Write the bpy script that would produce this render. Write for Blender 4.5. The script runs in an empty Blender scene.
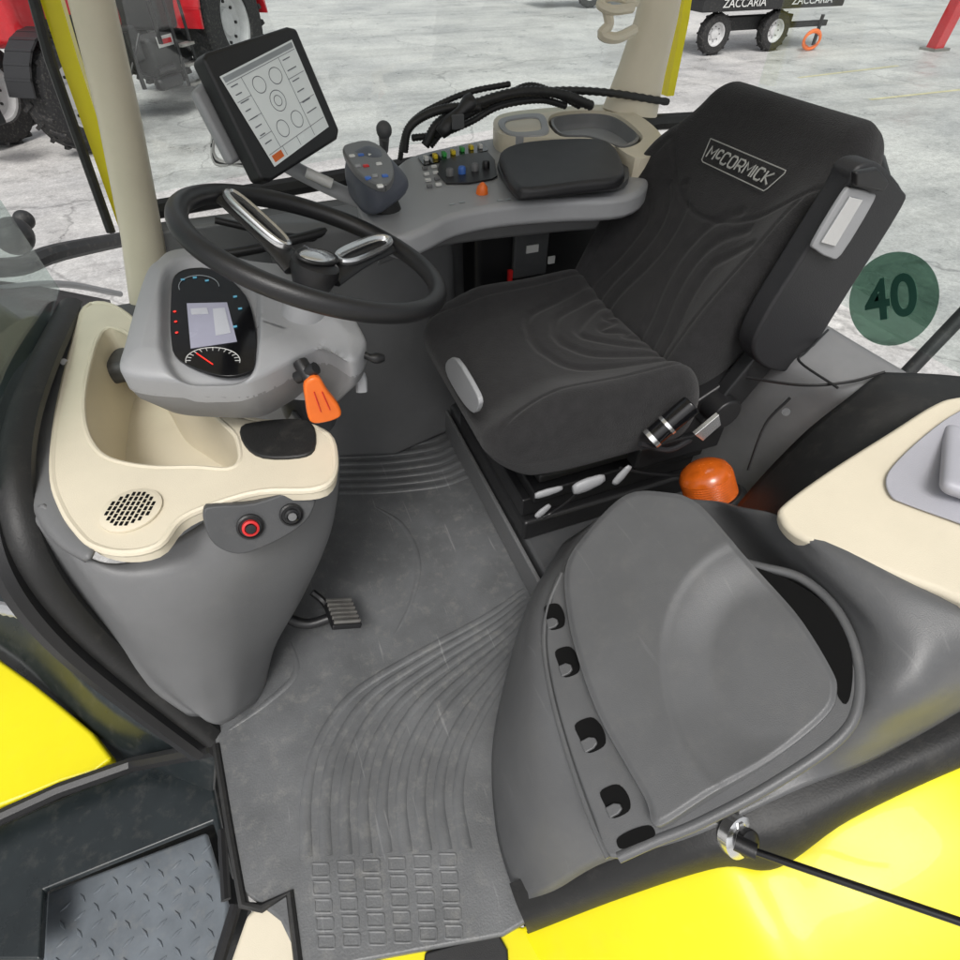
import bpy, bmesh, math, random
from mathutils import Vector, Matrix
from math import sin, cos, pi, radians, sqrt
random.seed(7)
SC = bpy.context.scene; COL = SC.collection
FPX = 560.0; TH = radians(45.5); YAW = radians(21.0); CAM = Vector((0, 0, 1.25)); GZ = -1.55
RR = Vector((cos(YAW), -sin(YAW), 0)); FF = Vector((sin(YAW)*cos(TH), cos(YAW)*cos(TH), -sin(TH))); UU = RR.cross(FF)
def V(*a): return Vector(a)
def ray(px, py): return FF + RR*((px-480)/FPX) + UU*((480-py)/FPX)
def P(px, py, x=None, y=None, z=None, pl=None):
    d = ray(px, py)
    if pl is not None: t = (pl[0]-CAM).dot(pl[1])/d.dot(pl[1])
    elif x is not None: t = (x-CAM.x)/d.x
    elif y is not None: t = (y-CAM.y)/d.y
    else: t = (z-CAM.z)/d.z
    return CAM + d*t
def PZ(l, z): return [P(a, b, z=z) for a, b in l]
def PPL(l, pl): return [P(a, b, pl=pl) for a, b in l]
def plane3(a, b, c):
    n = (b-a).cross(c-a).normalized()
    if n.z < 0: n = -n
    return (a, n)
# ------------------------------------------------------------ curve helpers
def cr(p0, p1, p2, p3, t):
    return 0.5*((2*p1)+(p2-p0)*t+(2*p0-5*p1+4*p2-p3)*t*t+(3*p1-p0-3*p2+p3)*t*t*t)
def smooth(pts, n=6, closed=False):
    out = []; m = len(pts)
    if closed:
        for i in range(m):
            for k in range(n): out.append(cr(pts[(i-1) % m], pts[i], pts[(i+1) % m], pts[(i+2) % m], k/n))
        return out
    for i in range(m-1):
        a = pts[i-1] if i > 0 else pts[0]*2-pts[1]; d = pts[i+2] if i+2 < m else pts[-1]*2-pts[-2]
        for k in range(n): out.append(cr(a, pts[i], pts[i+1], d, k/n))
    out.append(pts[-1].copy()); return out
def resample(pts, n, closed=True):
    q = list(pts)+([pts[0]] if closed else [])
    L = [0]
    for i in range(len(q)-1): L.append(L[-1]+(q[i+1]-q[i]).length)
    out = []; j = 0
    for k in range(n):
        s = L[-1]*k/(n if closed else n-1)
        while j < len(L)-2 and L[j+1] < s: j += 1
        d = L[j+1]-L[j]; out.append(q[j].lerp(q[j+1], (s-L[j])/d if d > 1e-9 else 0))
    return out
# ------------------------------------------------------------ bmesh helpers
def B(): return bmesh.new()
def quadstrip(bm, A, Bv, closed):
    n = len(A)
    for i in range(n if closed else n-1):
        j = (i+1) % n
        try: bm.faces.new((A[i], A[j], Bv[j], Bv[i]))
        except ValueError: pass
def prism(bm, pts, vec):
    a = [bm.verts.new(p) for p in pts]; b = [bm.verts.new(p+vec) for p in pts]
    bm.faces.new(a); bm.faces.new(list(reversed(b))); quadstrip(bm, b, a, True)
def box(bm, c, s, rot=None):
    R = rot or Matrix.Identity(3); vs = []
    for dx in (-.5, .5):
        for dy in (-.5, .5):
            for dz in (-.5, .5): vs.append(bm.verts.new(Vector(c)+R @ Vector((dx*s[0], dy*s[1], dz*s[2]))))
    for f in ((0,1,3,2),(4,6,7,5),(0,4,5,1),(2,3,7,6),(0,2,6,4),(1,5,7,3)): bm.faces.new([vs[i] for i in f])
def frames(pts, closed=False):
    n = len(pts); T = []
    for i in range(n):
        a = pts[(i-1) % n] if (closed or i > 0) else pts[i]; b = pts[(i+1) % n] if (closed or i < n-1) else pts[i]
        t = b-a; T.append(t.normalized() if t.length > 1e-9 else Vector((0,0,1)))
    N = T[0].orthogonal().normalized(); out = []
    for i in range(n):
        N = N-T[i]*N.dot(T[i]); N = N.normalized() if N.length > 1e-6 else T[i].orthogonal().normalized()
        out.append((T[i], N, T[i].cross(N)))
    return out
def tube(bm, pts, r, seg=10, closed=False, flat=1.0, up=None):
    fr = frames(pts, closed); rings = []; n = len(pts)
    for i, (T, N, Bn) in enumerate(fr):
        if up is not None:
            Bn = (up-T*up.dot(T)).normalized(); N = Bn.cross(T)
        ri = r[min(i, len(r)-1)] if isinstance(r, (list, tuple)) else r
        rings.append([bm.verts.new(pts[i]+N*(cos(2*pi*k/seg)*ri)+Bn*(sin(2*pi*k/seg)*ri*flat)) for k in range(seg)])
    for i in range(n if closed else n-1): quadstrip(bm, rings[i], rings[(i+1) % n], True)
    if not closed: bm.faces.new(list(reversed(rings[0]))); bm.faces.new(rings[-1])
def cyl(bm, p0, p1, r0, r1=None, seg=24): tube(bm, [Vector(p0), Vector(p1)], [r0, r0 if r1 is None else r1], seg)
def lathe(bm, o, ax, prof, seg=32, caps=True):
    ax = ax.normalized(); N = ax.orthogonal().normalized(); M = ax.cross(N); rings = []
    for (r, h) in prof:
        rings.append([bm.verts.new(o+ax*h+(N*cos(2*pi*k/seg)+M*sin(2*pi*k/seg))*max(r, 1e-4)) for k in range(seg)])
    for i in range(len(rings)-1): quadstrip(bm, rings[i], rings[i+1], True)
    if caps: bm.faces.new(list(reversed(rings[0]))); bm.faces.new(rings[-1])
def grid(bm, rows, nu=6, nv=6):
    R = [smooth(r, nu) for r in rows]; cols = list(zip(*R)); C = [smooth(list(c), nv) for c in cols]
    vs = [[bm.verts.new(p) for p in c] for c in C]
    for i in range(len(vs)-1): quadstrip(bm, vs[i], vs[i+1], False)
def ellip(bm, c, ax, ay, az, seg=20, rings=12):
    vs = []
    for i in range(rings+1):
        th = pi*i/rings
        vs.append([bm.verts.new(Vector(c)+ax*(sin(th)*cos(2*pi*k/seg))+ay*(sin(th)*sin(2*pi*k/seg))+az*cos(th)) for k in range(seg)])
    for i in range(rings): quadstrip(bm, vs[i], vs[i+1], True)
def ringpanel(bm, outer, inner, down, n=96, depth=None, shrink=.93):
    O = resample(outer, n); I = resample(inner, n); depth = depth or down*.9
    k0 = min(range(n), key=lambda k: (I[k]-O[0]).length); I = I[k0:]+I[:k0]
    o = [bm.verts.new(p) for p in O]; i_ = [bm.verts.new(p) for p in I]
    quadstrip(bm, o, i_, True)
    o2 = [bm.verts.new(p+down) for p in O]; quadstrip(bm, o2, o, True)
    c = sum(I, Vector())/n; prev = i_
    for (s, h) in ((.995, .12), (.985, .5), (.97, .85), (shrink, 1.0)):
        ring = [bm.verts.new(c+(q-c)*s+depth*h) for q in I]
        quadstrip(bm, prev, ring, True); prev = ring
    bm.faces.new(prev)
def smst(a, b, x):
    t = max(0, min(1, (x-a)/(b-a))); return t*t*(3-2*t)
def segd(px, py, l):
    best = 1e9
    for i in range(len(l)-1):
        ax, ay = l[i]; bx, by = l[i+1]; dx, dy = bx-ax, by-ay; q = dx*dx+dy*dy
        t = 0 if q == 0 else max(0, min(1, ((px-ax)*dx+(py-ay)*dy)/q))
        best = min(best, (px-ax-t*dx)**2+(py-ay-t*dy)**2)
    return sqrt(best)
def sm2(l, n=6, closed=False): return [(p.x, p.y) for p in smooth([Vector((a, b, 0)) for a, b in l], n, closed)]
def radial(bm, outpx, cpx, pl, hf, skirt, rings=26, n=120):
    O = resample([Vector((a, b, 0)) for a, b in sm2(outpx, 5, True)], n); c = Vector((cpx[0], cpx[1], 0)); nrm = pl[1]; rr = []
    for k in range(rings+1):
        s = k/rings; s = 1-(1-s)**1.25
        if k == 0: rr.append([bm.verts.new(P(c.x, c.y, pl=pl)+nrm*hf(c.x, c.y))]); continue
        ring = []
        for q in O:
            p = c.lerp(q, s); ring.append(bm.verts.new(P(p.x, p.y, pl=pl)+nrm*(hf(p.x, p.y)-(0.003 if k == rings else 0))))
        rr.append(ring)
    for i in range(n): bm.faces.new((rr[0][0], rr[1][i], rr[1][(i+1) % n]))
    for k in range(1, rings): quadstrip(bm, rr[k], rr[k+1], True)
    low = [bm.verts.new(v.co-nrm*skirt) for v in rr[-1]]; quadstrip(bm, rr[-1], low, True)
def pillow(c, ax, ay, az, h, r, step, disp):
    bm = B(); hx, hy, hz = h
    def face(o, a, b, na, nb):
        vs = []
        for i in range(na+1):
            row = []
            for j in range(nb+1):
                p = o+a*(i/na)+b*(j/nb)
                q = Vector([max(-(hh-r), min(hh-r, p[k])) for k, hh in enumerate(h)]); d = p-q
                q = q+d.normalized()*r; q = disp(q, d.normalized())
                row.append(bm.verts.new(c+ax*q.x+ay*q.y+az*q.z))
            vs.append(row)
        for i in range(na): quadstrip(bm, vs[i], vs[i+1], False)
    nx, ny, nz = [max(6, int(2*k/step)) for k in h]
    X, Y, Z = V(2*hx,0,0), V(0,2*hy,0), V(0,0,2*hz)
    face(V(-hx,-hy,hz), X, Y, nx, ny); face(V(-hx,-hy,-hz), Y, X, max(6, ny//4), max(6, nx//4))
    face(V(-hx,-hy,-hz), X, Z, nx, nz); face(V(-hx,hy,-hz), Z, X, nz, nx)
    face(V(-hx,-hy,-hz), Z, Y, nz, ny); face(V(hx,-hy,-hz), Y, Z, ny, nz)
    bmesh.ops.remove_doubles(bm, verts=bm.verts, dist=0.0008); return bm
# ------------------------------------------------------------ object helpers
ORG = {}
def obj(name, bm, m, parent=None, bevel=0, solid=0, sharp=38, segs=3, soff=-1, label=None):
    bmesh.ops.recalc_face_normals(bm, faces=bm.faces)
    if not bevel:
        for e in bm.edges:
            if len(e.link_faces) == 2 and e.calc_face_angle(0) > radians(sharp): e.smooth = False
    for f in bm.faces: f.smooth = True
    if parent is not None: org = ORG[parent.name]
    else:
        xs = [v.co for v in bm.verts]
        org = V((min(p.x for p in xs)+max(p.x for p in xs))/2, (min(p.y for p in xs)+max(p.y for p in xs))/2, min(p.z for p in xs))
    bmesh.ops.translate(bm, verts=bm.verts, vec=-org)
    me = bpy.data.meshes.new(name); bm.to_mesh(me); bm.free(); me.materials.append(m)
    o = bpy.data.objects.new(name, me); COL.objects.link(o)
    if parent is None: o.location = org
    else: o.parent = parent
    ORG[o.name] = org
    if solid:
        s = o.modifiers.new('s', 'SOLIDIFY'); s.thickness = solid; s.offset = soff
    if bevel:
        b = o.modifiers.new('b', 'BEVEL'); b.width = bevel; b.segments = segs; b.limit_method = 'ANGLE'; b.angle_limit = radians(35); b.harden_normals = True
    if label: o['label'] = label
    return o
def thing(name, loc, label, cat, group=None):
    o = bpy.data.objects.new(name, None); COL.objects.link(o); o.location = loc; o.empty_display_size = .05
    ORG[o.name] = Vector(loc); o['label'] = label; o['category'] = cat
    if group: o['group'] = group
    return o
def tag(o, label, cat, group=None):
    o['label'] = label; o['category'] = cat
    if group: o['group'] = group
    return o
def text_bm(s, size, o, right, up, depth=.001, wscale=1.0, shear=0.0, bold=0.0):
    cu = bpy.data.curves.new('t', 'FONT'); cu.body = s; cu.size = size; cu.align_x = 'CENTER'; cu.align_y = 'CENTER'; cu.extrude = depth; cu.shear = shear; cu.offset = bold
    ob = bpy.data.objects.new('t', cu); COL.objects.link(ob); bpy.context.view_layer.update()
    me = bpy.data.meshes.new_from_object(ob.evaluated_get(bpy.context.evaluated_depsgraph_get()))
    bm = B(); bm.from_mesh(me); bpy.data.objects.remove(ob); bpy.data.meshes.remove(me)
    n = right.cross(up)
    for v in bm.verts: v.co = o+right*(v.co.x*wscale)+up*v.co.y+n*v.co.z
    return bm
GLY = {'M': ([[(0,0),(0,1),(.5,.4),(1,1),(1,0)]],1.2), 'C': ([[(1,.8),(.8,1),(.2,1),(0,.8),(0,.2),(.2,0),(.8,0),(1,.2)]],1), 'O': ([[(.2,0),(0,.2),(0,.8),(.2,1),(.8,1),(1,.8),(1,.2),(.8,0),(.2,0)]],1),
       'R': ([[(0,0),(0,1),(.8,1),(1,.85),(1,.6),(.8,.42),(0,.42)],[(.55,.42),(1,0)]],1), 'I': ([[(0,0),(0,1)]],.05), 'K': ([[(0,0),(0,1)],[(1,1),(.1,.5),(1,0)]],.95)}
def wordmark(word, hgt, wid, gap, o, right, up, r):
    bm = B(); x = 0; n = right.cross(up); items = []
    for ch in word:
        g_, w_ = GLY[ch.upper()]; sc_ = .72 if ch.islower() else 1
        items.append((g_, x, w_*wid*sc_, hgt*sc_, ch.islower())); x += w_*wid*sc_+gap
    tot = x-gap
    for g_, x0, w_, h_, low in items:
        y0 = hgt-h_ if low else 0
        for pl_ in g_:
            tube(bm, [o+right*(x0+a*w_-tot/2)+up*(y0+b*h_-hgt/2) for a, b in pl_], r, 6, flat=.5, up=n)
    return bm
# ------------------------------------------------------------ materials
def mat(name, col, rough=.5, metal=0, bump=0, bscale=500, var=.10, vscale=7, spec=.5, coat=0, sheen=0, dirt=0, dcol=(.36,.33,.28), scr=0, bdist=.001):
    m = bpy.data.materials.new(name); m.use_nodes = True; nt = m.node_tree; N = nt.nodes; L = nt.links; b = N['Principled BSDF']
    b.inputs['Roughness'].default_value = rough; b.inputs['Metallic'].default_value = metal
    b.inputs['Specular IOR Level'].default_value = spec; b.inputs['Coat Weight'].default_value = coat; b.inputs['Sheen Weight'].default_value = sheen
    tc = N.new('ShaderNodeTexCoord'); n1 = N.new('ShaderNodeTexNoise'); n1.inputs['Scale'].default_value = vscale; n1.inputs['Detail'].default_value = 8; n1.inputs['Roughness'].default_value = .65
    L.new(tc.outputs['Object'], n1.inputs['Vector'])
    mr = N.new('ShaderNodeMapRange'); mr.inputs[1].default_value = .3; mr.inputs[2].default_value = .7; mr.inputs[3].default_value = 1-var; mr.inputs[4].default_value = 1+var
    L.new(n1.outputs['Fac'], mr.inputs[0])
    mx = N.new('ShaderNodeVectorMath'); mx.operation = 'SCALE'; mx.inputs[0].default_value = col; L.new(mr.outputs[0], mx.inputs['Scale'])
    out = mx.outputs[0]
    if dirt:
        n3 = N.new('ShaderNodeTexNoise'); n3.inputs['Scale'].default_value = 26; n3.inputs['Detail'].default_value = 10; n3.inputs['Roughness'].default_value = .75; L.new(tc.outputs['Object'], n3.inputs['Vector'])
        rp = N.new('ShaderNodeMapRange'); rp.inputs[1].default_value = .52; rp.inputs[2].default_value = .75; rp.inputs[3].default_value = 0; rp.inputs[4].default_value = dirt; L.new(n3.outputs['Fac'], rp.inputs[0])
        mm = N.new('ShaderNodeMix'); mm.data_type = 'RGBA'; L.new(rp.outputs[0], mm.inputs['Factor']); L.new(out, mm.inputs['A']); mm.inputs['B'].default_value = (*dcol, 1); out = mm.outputs['Result']
    if scr:
        mp_ = N.new('ShaderNodeMapping'); mp_.inputs['Scale'].default_value = (90, 5, 20); mp_.inputs['Rotation'].default_value = (0, 0, .6); L.new(tc.outputs['Object'], mp_.inputs['Vector'])
        n4 = N.new('ShaderNodeTexNoise'); n4.inputs['Scale'].default_value = 1; n4.inputs['Detail'].default_value = 4; L.new(mp_.outputs[0], n4.inputs['Vector'])
        r4 = N.new('ShaderNodeMapRange'); r4.inputs[1].default_value = .66; r4.inputs[2].default_value = .72; r4.inputs[3].default_value = 0; r4.inputs[4].default_value = scr; L.new(n4.outputs['Fac'], r4.inputs[0])
        m4 = N.new('ShaderNodeMix'); m4.data_type = 'RGBA'; L.new(r4.outputs[0], m4.inputs['Factor']); L.new(out, m4.inputs['A']); m4.inputs['B'].default_value = (.4, .4, .4, 1); out = m4.outputs['Result']
    L.new(out, b.inputs['Base Color'])
    r2 = N.new('ShaderNodeMapRange'); r2.inputs[3].default_value = max(0, rough-.08); r2.inputs[4].default_value = min(1, rough+.10); L.new(n1.outputs['Fac'], r2.inputs[0]); L.new(r2.outputs[0], b.inputs['Roughness'])
    if bump:
        n2 = N.new('ShaderNodeTexNoise'); n2.inputs['Scale'].default_value = bscale; n2.inputs['Detail'].default_value = 3; L.new(tc.outputs['Object'], n2.inputs['Vector'])
        bp = N.new('ShaderNodeBump'); bp.inputs['Strength'].default_value = bump; bp.inputs['Distance'].default_value = bdist; L.new(n2.outputs['Fac'], bp.inputs['Height']); L.new(bp.outputs[0], b.inputs['Normal'])
    return m
def emis(name, col, s):
    m = mat(name, col, .25); b = m.node_tree.nodes['Principled BSDF']; b.inputs['Emission Color'].default_value = (*col, 1); b.inputs['Emission Strength'].default_value = s; return m
M = {}
M['grey'] = mat('grey_plastic', (.148,.15,.153), .40, bump=.35, bscale=700, var=.08, dirt=.05)
M['tgrey'] = mat('trim_grey_plastic', (.20,.202,.206), .42, bump=.35, bscale=700, var=.10, dirt=.08)
M['grey2'] = mat('console_grey_plastic', (.100,.102,.105), .36, bump=.35, bscale=700, var=.10, dirt=.07, scr=.08)
M['lgrey'] = mat('light_grey_plastic', (.31,.315,.325), .38, bump=.3, bscale=700, var=.05, dirt=.03)
M['lilac'] = mat('lilac_grey_plastic', (.40,.40,.44), .40, bump=.3, bscale=700, var=.04)
M['dgrey'] = mat('dark_grey_plastic', (.07,.072,.075), .5, bump=.4, bscale=600, dirt=.08)
M['jgrey'] = mat('blue_grey_grip', (.085,.095,.12), .4, bump=.3, bscale=600)
M['floor'] = mat('rubber_floor', (.122,.126,.130), .38, bump=.7, bscale=260, var=.25, vscale=5, dirt=.38, dcol=(.33,.32,.29), scr=.28)
M['beige'] = mat('beige_plastic', (.69,.625,.49), .42, bump=.3, bscale=700, var=.04)
M['black'] = mat('black_plastic', (.013,.013,.014), .38, bump=.3, bscale=600)
M['gloss'] = mat('gloss_black', (.006,.006,.007), .12)
M['shade_black'] = mat('recess_shade', (.006,.006,.006), .8, spec=.1)  # near-black colour that paints the shade inside openings
M['rubber'] = mat('black_rubber', (.014,.014,.014), .5, bump=.4, bscale=300, dirt=.06)
M['fabric'] = mat('charcoal_fabric', (.0215,.0210,.0218), .95, bump=1.0, bscale=420, var=.22, vscale=45, sheen=.12, spec=.25, bdist=.002)
M['vinyl'] = mat('black_vinyl', (.018,.018,.020), .5, bump=.6, bscale=450)
M['silver'] = mat('silver_metal', (.78,.78,.78), .2, metal=.9, var=.04)
M['steel'] = mat('worn_steel', (.35,.34,.32), .4, metal=.7, var=.25, vscale=30, dirt=.3)
M['white'] = mat('off_white_plastic', (.68,.68,.66), .4)
M['yellow'] = mat('yellow_paint', (.80,.70,.004), .36, coat=.12, var=.06, vscale=3, spec=.4, dirt=.04)
M['orange'] = mat('orange_plastic', (.80,.16,.02), .35)
M['amber'] = mat('amber_lens', (.55,.105,.008), .25, coat=.3, var=.25, vscale=30)
M['red'] = mat('red_paint', (.50,.012,.02), .3, coat=.4, dirt=.1)
M['tyre'] = mat('tyre_rubber', (.022,.022,.023), .8, bump=.5, bscale=60, dirt=.4)
M['rimgrey'] = mat('rim_paint', (.60,.60,.60), .4, dirt=.2)
M['dark'] = mat('dark_chassis', (.02,.021,.022), .6, dirt=.2)
M['tread'] = mat('tread_plate', (.145,.165,.185), .5, metal=.2, var=.25, dirt=.25)
M['teal'] = mat('dark_painted_steel', (.014,.019,.021), .28, var=.2, dirt=.1)
M['btn_g'] = mat('green_button', (.05,.4,.08), .4); M['btn_y'] = mat('yellow_button', (.8,.6,.03), .4); M['btn_r'] = mat('red_button', (.6,.02,.02), .4); M['btn_b'] = mat('blue_button', (.05,.15,.5), .4)
M['screen'] = emis('lit_screen', (.55,.58,.57), .28); M['lcd'] = emis('lit_lcd', (.32,.32,.40), .18); M['lcd2'] = emis('lcd_bar', (.45,.46,.50), .18); M['scrline'] = mat('screen_line', (.16,.17,.19), .3)
M['scrgrey'] = mat('screen_grey', (.35,.38,.40), .3)
M['ledred'] = emis('red_light', (.8,.03,.02), .8); M['ledblue'] = emis('blue_tell_tale', (.1,.35,.5), .3)
M['foil'] = mat('badge_silver', (.36,.36,.34), .5)
M['num'] = mat('dark_green_ink', (.020,.080,.058), .5)
def glassmat(name, tint, gl):
    m = bpy.data.materials.new(name); m.use_nodes = True; nt = m.node_tree; N = nt.nodes; L = nt.links; N.remove(N['Principled BSDF'])
    t = N.new('ShaderNodeBsdfTransparent'); t.inputs[0].default_value = (*tint, 1); g = N.new('ShaderNodeBsdfGlossy'); g.inputs['Roughness'].default_value = .03
    x = N.new('ShaderNodeMixShader'); x.inputs[0].default_value = gl
    L.new(t.outputs[0], x.inputs[1]); L.new(g.outputs[0], x.inputs[2]); L.new(x.outputs[0], N['Material Output'].inputs[0]); return m
M['glass'] = glassmat('window_glass', (.95,.98,.97), .05); M['glass2'] = glassmat('windscreen_glass', (.80,.86,.84), .14)
M['gsticker'] = glassmat('green_film', (.42,.56,.49), .20)
def ground_mat():
    m = bpy.data.materials.new('wet_concrete'); m.use_nodes = True; nt = m.node_tree; N = nt.nodes; L = nt.links; b = N['Principled BSDF']
    tc = N.new('ShaderNodeTexCoord')
    def noise(s, d, r): 
        n = N.new('ShaderNodeTexNoise'); n.inputs['Scale'].default_value = s; n.inputs['Detail'].default_value = d; n.inputs['Roughness'].default_value = r; L.new(tc.outputs['Object'], n.inputs['Vector']); return n
    def mr(src, a, b_, c, d):
        r = N.new('ShaderNodeMapRange'); r.inputs[1].default_value = a; r.inputs[2].default_value = b_; r.inputs[3].default_value = c; r.inputs[4].default_value = d; L.new(src, r.inputs[0]); return r.outputs[0]
    def mul(a, b_):
        r = N.new('ShaderNodeMath'); r.operation = 'MULTIPLY'; L.new(a, r.inputs[0]); L.new(b_, r.inputs[1]); return r.outputs[0]
    a = noise(.22, 15, .70); r = N.new('ShaderNodeValToRGB'); r.color_ramp.elements[0].position = .38; r.color_ramp.elements[0].color = (.49,.485,.48,1); r.color_ramp.elements[1].position = .62; r.color_ramp.elements[1].color = (.72,.705,.675,1); L.new(a.outputs['Fac'], r.inputs[0])
    def cracks(scale, warp, w_, lo):
        w = noise(.7, 6, .55); sc0 = N.new('ShaderNodeVectorMath'); sc0.operation = 'SCALE'; sc0.inputs['Scale'].default_value = warp; L.new(w.outputs['Color'], sc0.inputs[0])
        ad = N.new('ShaderNodeVectorMath'); ad.operation = 'ADD'; L.new(tc.outputs['Object'], ad.inputs[0]); L.new(sc0.outputs[0], ad.inputs[1])
        vo = N.new('ShaderNodeTexVoronoi'); vo.feature = 'DISTANCE_TO_EDGE'; vo.inputs['Scale'].default_value = scale; L.new(ad.outputs[0], vo.inputs['Vector'])
        return mr(vo.outputs['Distance'], w_*.2, w_, lo, 1)
    c1 = cracks(.16, 1.2, .004, .66)
    sp = noise(9, 12, .9); c2 = mr(sp.outputs['Fac'], .44, .54, .76, 1.03)
    s2 = noise(.8, 14, .85); c3 = mr(s2.outputs['Fac'], .50, .60, 1.0, .78)
    s3 = noise(30, 6, .8); c5 = mr(s3.outputs['Fac'], .40, .60, .82, 1.08)
    mp = N.new('ShaderNodeMapping'); mp.inputs['Rotation'].default_value = (0,0,.5); mp.inputs['Scale'].default_value = (.10,1.4,1); L.new(tc.outputs['Object'], mp.inputs['Vector'])
    st = N.new('ShaderNodeTexNoise'); st.inputs['Scale'].default_value = 1.0; st.inputs['Detail'].default_value = 5; L.new(mp.outputs[0], st.inputs['Vector']); c4 = mr(st.outputs['Fac'], .50, .62, 1.0, .86)
    f = mul(mul(mul(c1, c2), mul(c3, c4)), c5); sc = N.new('ShaderNodeVectorMath'); sc.operation = 'SCALE'; L.new(r.outputs[0], sc.inputs[0]); L.new(f, sc.inputs['Scale']); L.new(sc.outputs[0], b.inputs['Base Color'])
    L.new(mr(s2.outputs['Fac'], .42, .60, .7, .25), b.inputs['Roughness'])
    bp = N.new('ShaderNodeBump'); bp.inputs['Strength'].default_value = .3; bp.inputs['Distance'].default_value = .01; L.new(sp.outputs['Fac'], bp.inputs['Height']); L.new(bp.outputs[0], b.inputs['Normal'])
    return m
bm = B(); vs = [bm.verts.new(p) for p in (V(-400,-400,GZ), V(400,-400,GZ), V(400,400,GZ), V(-400,400,GZ))]; bm.faces.new(vs)
g = obj('ground', bm, ground_mat()); g['kind'] = 'structure'

# ============================================================ CAB SHELL
cab = thing('tractor_cab', (0,.9,0), 'yellow tractor cab shell with beige pillars, grey rubber floor and black door seals', 'tractor cab')
bm = B(); prism(bm, [V(-.375,.64,0), V(-.345,.33,0), V(-.28,.255,0), V(-.25,.17,0), V(.08,.095,0), V(.16,.10,0), V(.55,.10,0), V(.55,1.5,0), V(-.47,1.5,0), V(-.47,.9,0)], V(0,0,-.03))
fl = obj('floor_panel', bm, M['floor'], cab, bevel=.006)
outer = [(306,858),(306,800),(318,745),(352,695),(415,655),(485,617),(524,590)]
inner = [(466,850),(458,800),(464,755),(482,715),(503,682),(520,655),(530,635)]
bm = B(); nr = 9
for k in range(nr):
    s = k/(nr-1); l = [(a[0]*(1-s)+b[0]*s, a[1]*(1-s)+b[1]*s) for a, b in zip(outer, inner)]
    pp = smooth(PZ(l, .0), 6); n_ = len(pp); tube(bm, pp, [.0125-.006*i/n_ for i in range(n_)], 10, flat=.30, up=V(0,0,1))
for k in range(8):
    s = k/7; l = [(338+2*s, 442+50*s), (385, 440+51*s), (430+10*s, 433+52*s), (445+22*s, 424+52*s)]
    tube(bm, smooth(PZ(l, .0), 6), .0105, 10, flat=.36, up=V(0,0,1))
for l in ([(372,505),(402,525),(418,560),(412,600),(392,640)], [(290,640),(296,672),(270,700),(225,733)]):
    pp = smooth(PZ(l, -.001), 8); tube(bm, pp, [.009*sin(pi*(i+.5)/len(pp))**.5 for i in range(len(pp))], 8, flat=.4, up=V(0,0,1))
for r_ in range(5):
    for c_ in range(6):
        cx = 320+c_*25.5+r_*1.5; cy = 870+r_*18+c_*-2.0
        hw, hh = 8.5, 6.5
        l = [(cx-hw,cy-hh),(cx+hw,cy-hh),(cx+hw,cy+hh),(cx-hw,cy+hh)]
        pts = resample(PZ(l, .0), 24); tube(bm, pts, .0022, 6, closed=True, flat=.5, up=V(0,0,1))
obj('mat_ribs', bm, M['floor'], fl, sharp=80)
bm = B(); box(bm, V(.98,.80,.06), V(1.10,1.36,.12)); obj('seat_platform', bm, M['dgrey'], cab, bevel=.01)
bm = B(); box(bm, V(.415,1.0,.055), V(.012,.90,.10)); obj('platform_edge_strip', bm, M['grey'], cab, bevel=.004)
bm = B(); box(bm, V(.59,1.53,.36), V(1.72,.06,.74)); obj('side_wall_panel', bm, M['grey'], cab, bevel=.01)
bm = B(); prism(bm, [V(.22,1.34,0), V(.47,1.40,0), V(.47,1.5,0), V(.0,1.5,0), V(.02,1.40,0)], V(0,0,.74)); obj('wall_housing', bm, M['grey'], cab, bevel=.03, segs=4)
bm = B(); box(bm, V(.82,1.42,.45), V(.62,.12,.55)); obj('wall_recess_panel', bm, M['black'], cab, bevel=.02)
bm = B(); tube(bm, [V(-.30,1.60,.74), V(.3,1.62,.76), V(1.2,1.64,.80), V(1.32,1.62,.80)], .022, 8); obj('window_seal', bm, M['rubber'], cab)
A = [P(82,-40,y=1.50), P(120,120,y=1.50), P(143,240,y=1.50), P(158,345,y=1.5)]
bm = B(); tube(bm, A, [.038,.040,.044,.052], 14, flat=.7, up=V(0,1,0)); obj('front_pillar', bm, M['beige'], cab)
bm = B(); q = [P(34,-60,y=1.56), P(70,60,y=1.56), P(128,232,y=1.56)]
pp = [q[0]+V(-.020,0,0), q[0]+V(.014,0,0), q[1]+V(.014,0,0), q[2]+V(.014,0,0), q[2]+V(-.016,0,0), q[1]+V(-.018,0,0)]
prism(bm, pp, V(0,.05,0)); obj('yellow_pillar_face', bm, M['yellow'], cab)
bm = B(); q = [P(18,-60,y=1.54), P(50,60,y=1.54), P(111,232,y=1.54)]; tube(bm, q, .010, 8); obj('pillar_seal', bm, M['rubber'], cab)
bm = B(); tube(bm, [P(668,-40,y=1.58), P(656,20,y=1.58), P(642,70,y=1.58), P(630,112,y=1.58)], [.055,.06,.07,.085], 16, flat=.7, up=V(0,1,0)); obj('rear_pillar', bm, M['beige'], cab)
bm = B(); q = [P(694,-40,y=1.64), P(686,20,y=1.64), P(671,96,y=1.64)]
prism(bm, [q[0]+V(-.014,0,0), q[0]+V(.010,0,0), q[1]+V(.010,0,0), q[2]+V(.010,0,0), q[2]+V(-.014,0,0), q[1]+V(-.014,0,0)], V(0,.05,0)); obj('yellow_pillar_face', bm, M['yellow'], cab)
bm = B(); prism(bm, [V(-.47,.80,.64), V(-.47,1.48,.64), V(-.55,1.48,1.7), V(-.55,.80,1.7)], V(.004,0,0)); obj('windscreen_pane', bm, M['glass2'], cab)
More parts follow.
